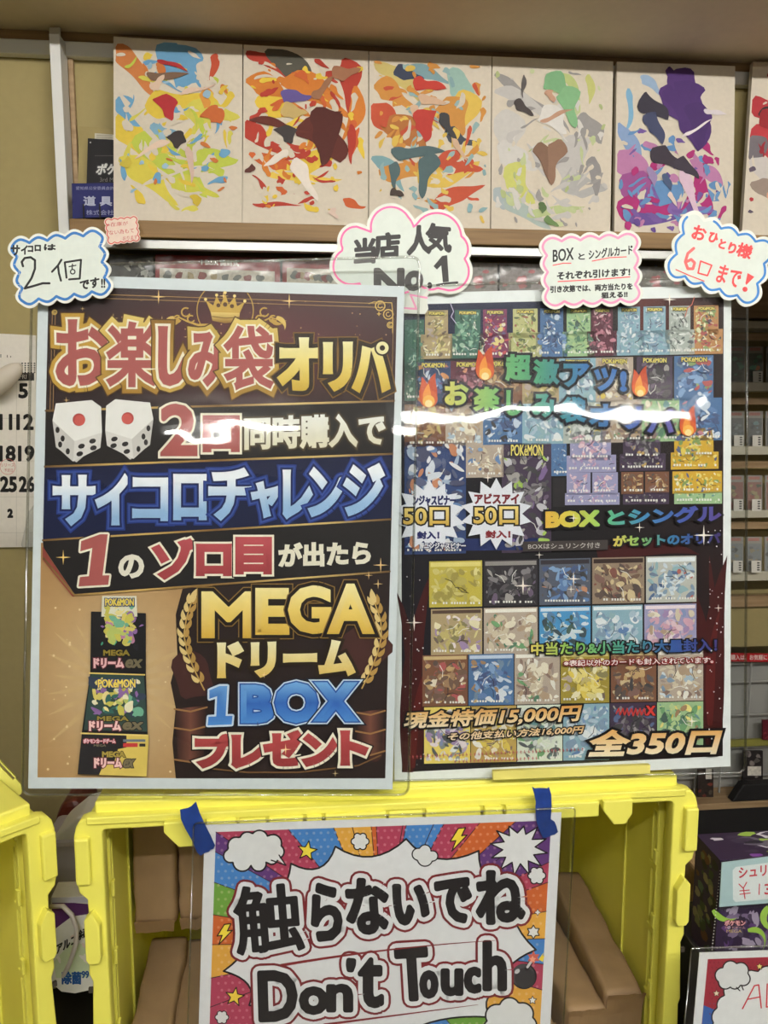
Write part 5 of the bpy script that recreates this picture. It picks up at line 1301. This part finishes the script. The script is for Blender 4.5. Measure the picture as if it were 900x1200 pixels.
p.star(625, 1092, 8, (226, 226, 224), 6, .6, edge=(40, 30, 30), ew=1.2); p.star(624, 1172, 5, (226, 226, 224), 5, .5, edge=(40, 30, 30), ew=.8); p.star(630, 1069, 4, (226, 226, 224), 4, .5, edge=(60, 40, 40), ew=.6)
def bolt(x, y, s):
    q = [(0, -14), (9, -15), (4, -5), (11, -6), (-8, 14), (-3, 1), (-10, 2)]
    q = [(x+a*s, y+b*s) for a, b in q]; p.poly(q, (240, 216, 66)); p.stroke(q, 1.3, (40, 30, 20), closed=True)
bolt(537, 984, .95); bolt(263, 1095, .85)
ex = [(608+s*math.cos(2*PI*k/24-1.4), 994+s*.95*math.sin(2*PI*k/24-1.4)) for k, s in ((k, 34 if k % 2 == 0 else 19) for k in range(24))]
ex = [(min(645, x), max(968, y)) for x, y in ex]
p.poly(ex, (224, 224, 222)); p.stroke(ex, 1.6, (28, 22, 24), closed=True)
# round bomb with a lit fuse
p.disc(614, 1144, 15, (20, 18, 20), n=26); p.disc(613, 1143, 13.5, (74, 72, 74), n=26); p.disc(615, 1146, 12, (54, 52, 54), n=26); p.disc(606, 1138, 3.4, (190, 190, 190), 2.4, rot=-.7)
p.stroke([(617, 1135), (622, 1127), (625, 1122)], 5, (28, 24, 26)); p.stroke([(618, 1133), (622, 1127), (624.5, 1123)], 3, (200, 196, 194))
p.star(625, 1122, 8, (206, 96, 80), 6, .55); p.star(624, 1124, 4.5, (236, 160, 130), 5, .5); p.poly([(631, 1124), (637, 1116), (636, 1120), (638, 1119), (636, 1127)], (240, 210, 60))
# lettering
OUTS = [(8.0, (122, 34, 40)), (5.2, (226, 226, 226))]
def line(chars, rad=4.2, k0=None):
    for (r, c) in OUTS+[(0, (30, 26, 28))]:
        for (ch, x0, x1, y0, y1, rot) in chars:
            w = rad*(0.62 if ch == '触' else 1.0)
            if r: p.text(ch, x0, x1, y0, y1, c, bold=w+r, rot=rot)
            else: p.text(ch, x0, x1, y0, y1, c, bold=w, rot=rot)
line([('触', 276, 353, 1038, 1115, -.08), ('ら', 367, 398, 1037, 1100, -.03), ('な', 408, 453, 1031, 1092, -.05), ('い', 463, 500, 1038, 1081, -.03), ('で', 512, 550, 1031, 1079, -.03), ('ね', 560, 612, 1022, 1080, -.03)], 3.3)
line([('D', 305, 346, 1139, 1194, -.03), ('o', 353, 382, 1158, 1186, 0), ('n', 385, 411, 1155, 1183, 0), ("'", 408, 414, 1125, 1136, .1), ('t', 422, 447, 1124, 1178, 0), ('T', 466, 500, 1112, 1170, -.06), ('o', 494, 511, 1139, 1167, 0), ('u', 519, 540, 1137, 1164, 0), ('c', 546, 561, 1135, 1161, 0), ('h', 568, 591, 1104, 1158, 0)], 3.0)
p.stroke([(330+k*25, 1127-k*2.9+(k-5)**2*.14) for k in range(11)], 3.4, (128, 34, 38), taper=True)
p.stroke([(380+k*20, 1200-k*2.6) for k in range(10)], 3.0, (128, 34, 38), taper=True)
p.build('printed_sheet', sign)
sleeve(SGP, [(228, 962), (672, 944), (655, BT-6), (219, BT+6)], 0.0048, sign, 0.004, 0.0008)

# blue tape
def tape(pts, label, Y, n):
    pl = Plane(onY(pts[0][0], pts[0][1], Y), n)
    pr = plate('tape_strip', pl, [[pl.uv(*q) for q in pts]], 0.0006, M['tape'])
    return tag(pr, label, 'tape', 'blue tape strips on the sign')
tape([(211, 949), (215, 948), (220, 947), (224, 945), (227, 942), (229.5, 939.5), (231, 944), (234, 953), (239, 964), (246, 978), (252, 991), (250, 995), (247, 995.5), (245, 998), (241, 999), (239, 1000), (235, 1003), (231, 999), (225, 985), (217, 971), (212, 960)], "blue tape strip at the upper left corner of the Don't Touch sign", 0.6035, (0, -1, 0.12))
tape([(623.5, 922), (627, 924), (632, 923.5), (637, 923.5), (641, 924), (643.5, 922.5), (646, 931), (646.5, 946), (645.5, 960), (650, 963), (652, 968), (654, 975), (650, 978), (646, 979), (644, 980), (640, 981.5), (636.5, 982), (632, 973), (628.5, 962), (627.5, 948), (628, 940), (626, 930)], "blue tape strip near the upper right corner of the Don't Touch sign", 0.6050, (0, -1, 0.12))

# ================================================================== handwritten cards on the posters
PAPER = (208, 216, 207)
def handcard(pl, outline, label, paint, ring=None):
    pr = Print(pl, 3); pr.slab(outline, 0.0008, (222, 224, 214)); pr.k = 2
    paint(pr); return tag(pr.build('handwritten_card'), label, 'handwritten card', 'handwritten cards above the posters')
INK = (36, 36, 36)
q1 = [(13, 283), (118, 270), (129, 343), (25, 357)]
def pc1(pr):
    pr.poly(scallop(q1, 5, 4, 5, 4.2), PAPER); pr.stroke(scallop(q1, 5, 4, 5, 4.2), 3.2, (58, 118, 184), closed=True)
    for k in range(7): pr.stroke([(20+k*16, 290-k*1.6), (25+k*15.4, 350-k*2)], .35, (214, 220, 208)); pr.k -= 1
    for k in range(5): pr.stroke([(16, 298+k*12), (124, 285+k*12)], .35, (214, 220, 208)); pr.k -= 1
    for (ch, x0, x1, y0, y1) in (('サ', 13, 23, 287.5, 299), ('イ', 25, 32, 288, 298), ('コ', 33, 38.5, 288.5, 295), ('ロ', 41, 47.5, 287.5, 294), ('は', 52, 65, 286.5, 293)): pr.text(ch, x0, x1, y0, y1, INK, bold=.55)
    pr.stroke([(27, 312), (25.5, 307), (29, 302.5), (36, 301.5), (41, 305), (41, 315), (37, 326), (29, 338), (40, 335), (50, 332), (58, 332)], 2.7, INK)
    pr.stroke([(72, 304.5), (68, 311), (61, 318.5)], 2.5, INK); pr.stroke([(68, 311), (69, 320), (71.5, 329)], 2.5, INK)
    pr.stroke([(76, 308), (78, 325.5)], 2.4, INK); pr.stroke([(76, 307.5), (95, 304.5), (93.5, 326.5), (81, 327.5)], 2.4, INK)
    pr.stroke([(81, 312.5), (89, 311)], 1.4, INK); pr.stroke([(85, 309.5), (84.5, 316)], 1.4, INK); pr.ring(85.3, 318.5, 2.7, 1.4, INK, 10)
    pr.text('です', 94, 116, 329, 340, INK, slope=-.18, bold=.6); pr.text('!!', 119, 123, 327, 337, INK, bold=.5)
P1 = PL.off(0.0085)
handcard(P1, scallop(q1, 5, 4, 5.5), 'blue-edged white card with a large handwritten 2, on the left poster corner', pc1)
P2 = Plane(PR.at(*PR.uv(480, 340), 0.0045), PR.n)
cc = [(411, 289, 20), (405, 312, 24), (462, 270, 31), (512, 279, 34), (527, 291, 23), (526, 316, 26), (500, 318, 26), (455, 320, 30), (425, 318, 24), (480, 300, 40)]
cc = [(417, 283, 22), (412, 312, 26), (458, 266, 28), (460, 272, 30), (512, 278, 33), (530, 292, 23), (527, 318, 27), (470, 318, 30), (440, 322, 26), (505, 322, 22)]
o2 = union_outline(cc, (470, 300), 140)
tail = [(462, 345), (505, 345), (494, 352), (502, 363), (500, 368), (482, 368), (462, 364)]
def pc2(pr):
    o3 = union_outline([(x, y, r-4.6) for x, y, r in cc], (470, 300), 140)
    pr.poly(o3, PAPER); pr.stroke(o3, 2.4, (238, 108, 164), closed=True)
    pr.poly([(478, 341), (503, 338), (492, 350)], PAPER); pr.stroke([(500, 349), (481, 345.5), (488, 362), (473, 361)], 2.2, (244, 150, 190))
    for (ch, x0, x1, y0, y1, s, b) in (('当', 416, 439, 281, 309, -.08, 1.5), ('店', 439, 468, 275, 302, -.08, 1.6), ('人', 478, 504, 266, 298, -.06, 1.6), ('気', 500, 528, 262, 293, .08, 1.5)): pr.text(ch, x0, x1, y0, y1, (44, 42, 42), slope=s, bold=b)
    pr.text('N', 440, 472, 316, 345, (52, 50, 50), bold=2.2); pr.text('o', 476, 494, 320, 340, (60, 58, 58), bold=2.2, slope=-.1)
    pr.text('.', 502, 505, 332, 337, (44, 42, 42), bold=1.4); pr.poly([(508, 312), (518, 300), (524, 299), (526, 330), (519, 331), (517, 311), (512, 316)], (44, 42, 42)); pr.stroke([(512, 334), (524, 332), (536, 331)], 2.4, (44, 42, 42))
pr = Print(P2, 3); pr.slab(o2, 0.0008, (222, 224, 214)); pr.slab([(478, 336), (508, 334), (500, 350), (502, 362), (498, 368), (472, 367), (470, 350)], 0.0008, (222, 224, 214)); pr.k = 2
pc2(pr); tag(pr.build('handwritten_card'), 'pink-edged white speech cloud with bold black brush characters between the posters', 'handwritten card', 'handwritten cards above the posters')
q3 = [(636, 280), (746, 274), (749, 353), (640, 358)]
def pc3(pr):
    pr.poly(scallop(q3, 5, 4, 4.5, 4), PAPER); pr.stroke(scallop(q3, 5, 4, 4.5, 4), 2.8, (240, 148, 184), closed=True)
    pr.text('BOX', 648, 672, 293, 307, INK, slope=-.12, bold=.35); pr.text('と', 678, 685, 297, 304, INK, bold=.35); pr.text('シングルカード', 690, 741, 293, 304, INK, slope=-.12, bold=.35)
    pr.stroke([(648, 311), (660, 308.5), (669, 308.5)], 1.2, (226, 82, 84)); pr.stroke([(694, 306), (714, 302), (734, 301)], 1.2, (226, 82, 84))
    pr.text('それぞれ引けます!', 653, 738, 319, 328, INK, slope=-.06, bold=.45); pr.stroke([(654, 330), (700, 327.5), (738, 324.5)], 1.3, (226, 82, 84))
    pr.text('引き次第では、両方当たりを', 645, 741, 335.5, 343, INK, slope=-.04, bold=.4); pr.text('狙える!!', 705, 735, 343, 349.5, INK, slope=-.05, bold=.45)
P3 = PR.off(0.0085)
handcard(P3, scallop(q3, 5, 4, 5), 'pink-edged white card with small black handwriting above the right poster', pc3)
q4 = [(806, 249), (907, 287), (883, 357), (781, 320)]
def pc4(pr):
    pr.poly(scallop(q4, 5, 3, 5, 4), PAPER); o = scallop(q4, 5, 3, 5, 4); pr.stroke(o[12:], 2.8, (56, 126, 196))
    RP_ = (222, 74, 76)
    for (ch, x0, x1, y0, y1) in (('お', 812, 827, 265, 281), ('ひ', 831, 841, 273, 284), ('と', 843, 850, 281, 291), ('り', 854, 862, 285, 297), ('様', 864, 881, 286, 302)): pr.text(ch, x0, x1, y0, y1, RP_, bold=.7, rot=.3)
    pr.stroke([(813, 291), (806, 297), (803, 307), (806, 315), (812, 315), (814, 308), (810, 304), (804, 307)], 3.4, (232, 104, 102)); pr.stroke([(821, 306), (834, 311), (829, 323), (818, 320), (821, 306)], 1.9, RP_)
    pr.text('まで', 841, 868, 313, 334, RP_, bold=.5, rot=.3); pr.poly([(876, 320), (884, 324.5), (874.5, 334), (873.5, 332)], RP_); pr.disc(873, 339, 3, RP_)
    pr.stroke([(792, 316), (808, 323), (825, 329.5)], 1.2, RP_)
handcard(P3.off(0.001), scallop(q4, 5, 3, 6), 'tilted blue-edged white card with red handwriting at the right poster corner', pc4)

# ================================================================== purple box, its price card, comic price sign at lower right
zt = onY(844, 1008, 0.640).z; xl = onY(844, 1008, 0.640).x; yb = 0.685
bot = 1.5-0.52
st = boxobj('display_riser', (xl-0.005, 0.60, 0.803), (xl+0.22, 0.74, bot), M['black'], None, 0.002)
tag(st, 'black riser hidden behind the comic price sign, carrying the purple box', 'riser')
t = thing('card_box', 'dark purple and green card box with a price card, at the right picture edge', 'box', (xl+0.08, 0.66, bot))
fpn = Plane((xl, 0.640, zt), (0, -1, 0.0)); lpn = Plane((xl, 0.640, zt), (-1, 0, 0))
pr = Print(fpn, 17); x2 = xl+0.17
b0 = len(pr.V)
for P_, c in (((xl, .640, zt), 0), ((x2, .640, zt), 0), ((x2, .640, bot), 0), ((xl, .640, bot), 0), ((xl, yb, zt), 0), ((x2, yb, zt), 0), ((x2, yb, bot), 0), ((xl, yb, bot), 0)):
    pr.V.append(P_); pr.C.append(lin((50, 38, 60)))
pr.F += [(0, 3, 2, 1), (4, 5, 6, 7), (0, 1, 5, 4), (3, 7, 6, 2), (0, 4, 7, 3), (1, 2, 6, 5)]
PUR3 = [(90, 62, 110), (60, 46, 76), (150, 140, 160), (44, 36, 54), (110, 96, 124), (70, 60, 80)]
kk = pr.k
for i in range(60):
    pr.k = kk+i; pr.blob(pr.rnd.uniform(846, 905), pr.rnd.uniform(1066, 1114), pr.rnd.uniform(3, 9), pr.rnd.choice(PUR3), .5, pr.rnd.uniform(0, 3), step=False)
pr.k = kk+61
pr.flame(835, 1066, .9, 30, 4, -.6, (140, 180, 70)); pr.flame(900, 1062, 2.2, 40, 5, -1.6, (150, 190, 80)); pr.flame(876, 1090, -.2, 30, 4, 1.2, (140, 180, 70))
pr.text('ポケモン', 849, 873, 1078, 1084, (226, 170, 170), out=[(.7, (90, 40, 50))], bold=.3); pr.text('カードゲーム', 849, 873, 1085, 1088, (210, 160, 160)); pr.text('MEGA', 851, 869, 1089, 1092.5, (190, 170, 110))
for k in range(26): pr.disc(843.5-k*.38, 1020+k*3.7, .7, (206, 200, 196), n=6, step=False)
# left side and top faces
s = Print(lpn, 5); kk = 1
def sideuv(u, v): return Vector((xl-0.0001, .640+(yb-.640)*u, zt+(bot-zt)*v))
for i in range(46):
    u, v = pr.rnd.uniform(.12, .85), pr.rnd.uniform(.05, .95); r = pr.rnd.uniform(.05, .14); c = pr.rnd.choice([(54, 66, 44), (96, 96, 66), (40, 40, 34), (120, 110, 80), (90, 60, 40), (70, 90, 70)])
    b = len(pr.V); m = 9
    for j in range(m):
        a = 2*PI*j/m; q = r*(1+pr.rnd.uniform(-.3, .3)); pt = sideuv(u+q*math.cos(a), v+.35*q*math.sin(a)); pt.x -= i*5e-6; pr.V.append(tuple(pt)); pr.C.append(lin(c))
    pr.F.append(tuple(range(b, b+m)))
for i in range(40):
    u, v = pr.rnd.uniform(.05, .95), pr.rnd.uniform(.1, .9); r = pr.rnd.uniform(.006, .016); c = pr.rnd.choice([(120, 70, 150), (200, 196, 206), (40, 36, 48), (150, 180, 80), (96, 90, 104), (60, 50, 70)])
    b = len(pr.V); m = 9; pt = Vector((xl+(x2-xl)*u*.98+.001, .640+(yb-.640)*v, zt+1e-4+i*5e-6))
    for j in range(m):
        a = 2*PI*j/m; q = r*(1+pr.rnd.uniform(-.3, .3)); w_ = pt+Vector((q*math.cos(a), q*.35*math.sin(a), 0)); w_.x = max(xl, w_.x); w_.y = min(yb, max(.640, w_.y)); pr.V.append(tuple(w_)); pr.C.append(lin(c))
    pr.F.append(tuple(range(b, b+m)))
pr.build('printed_carton', t)
PCP = Plane(onY(870, 1040, 0.634), (0, -1, 0.10))
t2 = thing('price_card', 'pale blue price card with red handwriting leaning on the purple box', 'price card', tuple(onY(880, 1064, 0.634)))
pr = Print(PCP); pr.slab([(846, 1011), (930, 1000), (930, 1056), (843, 1063)], 0.0008, (176, 202, 204))
pr.poly([(862, 1016), (930, 1007), (930, 1051), (862, 1057), (859, 1054), (858.5, 1020)], (224, 230, 228))
pr.text('シュリ', 866, 898, 1017, 1029, (200, 56, 70), slope=-.1, bold=.35); pr.stroke([(866, 1036), (871, 1041), (875, 1034)], 1.3, (200, 56, 70)); pr.stroke([(867, 1044), (878, 1043)], 1.2, (200, 56, 70)); pr.stroke([(867, 1048), (879, 1046.5)], 1.2, (200, 56, 70)); pr.stroke([(871, 1040), (873, 1053)], 1.3, (200, 56, 70))
pr.stroke([(890, 1036), (889.5, 1048)], 1.3, (200, 56, 70)); pr.text('3', 896, 903, 1036, 1048, (200, 56, 70), bold=.3)
pr.build('printed_card', t2)
plate('clear_holder', PCP.off(0.002), [rquad([PCP.uv(842, 1066), PCP.uv(934, 1059), PCP.uv(934, 997), PCP.uv(845, 1008)], 0.002)], 0.0006, M['sleeve'], t2)
CSP = Plane(onY(870, 1130, 0.588), (0, -1, 0.14))
t3 = thing('price_sign', 'comic style price sign with red handwritten letters at the lower right corner', 'sign', tuple(CSP.at(*CSP.uv(870, 1200))))
p = Print(CSP, 41)
p.slab([(820, 1116.5), (1010, 1110), (1000, 1330), (801, 1330)], 0.0006, (228, 228, 226))
p.quad((829.5, 1124), (1000, 1118), (990, 1318), (811, 1318), (158, 42, 58))
p.poly([(824.5, 1178), (840, 1184), (842, 1196), (834, 1204), (830, 1230), (818, 1250)], (60, 100, 170))
for i in range(14):
    for j in range(12): p.disc(832+i*5+(j % 2)*2.5, 1128+j*6, .9, (130, 34, 48) if j < 8 else (120, 60, 90), n=6, step=False)
p.k += 1
bu = union_outline([(862, 1160, 14), (852, 1178, 12), (846, 1192, 12), (880, 1150, 13), (900, 1146, 14), (925, 1150, 20), (850, 1215, 20), (900, 1200, 50), (950, 1190, 50)], (900, 1185))
p.poly(bu, (230, 230, 228)); p.stroke(bu, 1.6, (30, 24, 26), closed=True)
cloud([(847, 1143, 9), (856, 1135, 9), (868, 1137, 9), (871, 1147, 8), (850, 1151, 8), (861, 1152, 7), (859, 1143, 12)], (859, 1144), 1.6)
p.stroke([(863, 1157), (867, 1161)], 1.4, (30, 24, 26)); p.stroke([(869, 1155), (871, 1160)], 1.4, (30, 24, 26))
p.star(890, 1132.5, 4.5, (238, 214, 120), edge=(60, 30, 20), ew=.6); p.star(839.5, 1164, 4.5, (236, 226, 190), edge=(60, 30, 20), ew=.6)
p.stroke([(870, 1182), (884, 1155), (889, 1154), (892, 1181)], 1.6, (206, 50, 62)); p.stroke([(876, 1171), (891, 1168)], 1.5, (206, 50, 62)); p.stroke([(899, 1153), (898, 1180), (912, 1178)], 1.6, (206, 50, 62))
p.build('printed_sheet', t3)
sleeve(CSP, [(809, 1110), (1016, 1103), (1008, 1336), (788, 1338)], 0.002, t3, 0.003, 0.0008)
# small things in the gap right of the crate
bm = bmesh.new(); a, b = onY(814, 1045, 0.90), onY(850, 1016, 0.90); box(bm, (a.x, .90, CZ), (b.x, .95, b.z), 0.004)
box(bm, (a.x+.006, .897, a.z+.004), (b.x-.006, .902, b.z-.006), 0.002)
tag(from_bm('wooden_block', bm, M['beech']), 'pale wooden block in the gap between yellow crate and purple box', 'block')
bm = bmesh.new(); a, b = onY(800, 1200, 0.72), onY(838, 1050, 0.72); box(bm, (CX+.006, .72, CZ), (max(CX+.03, xl-0.012), .80, b.z), 0.004)
tag(from_bm('clear_bin', bm, M['case']), 'frosted clear bin in the gap right of the yellow crate', 'bin')
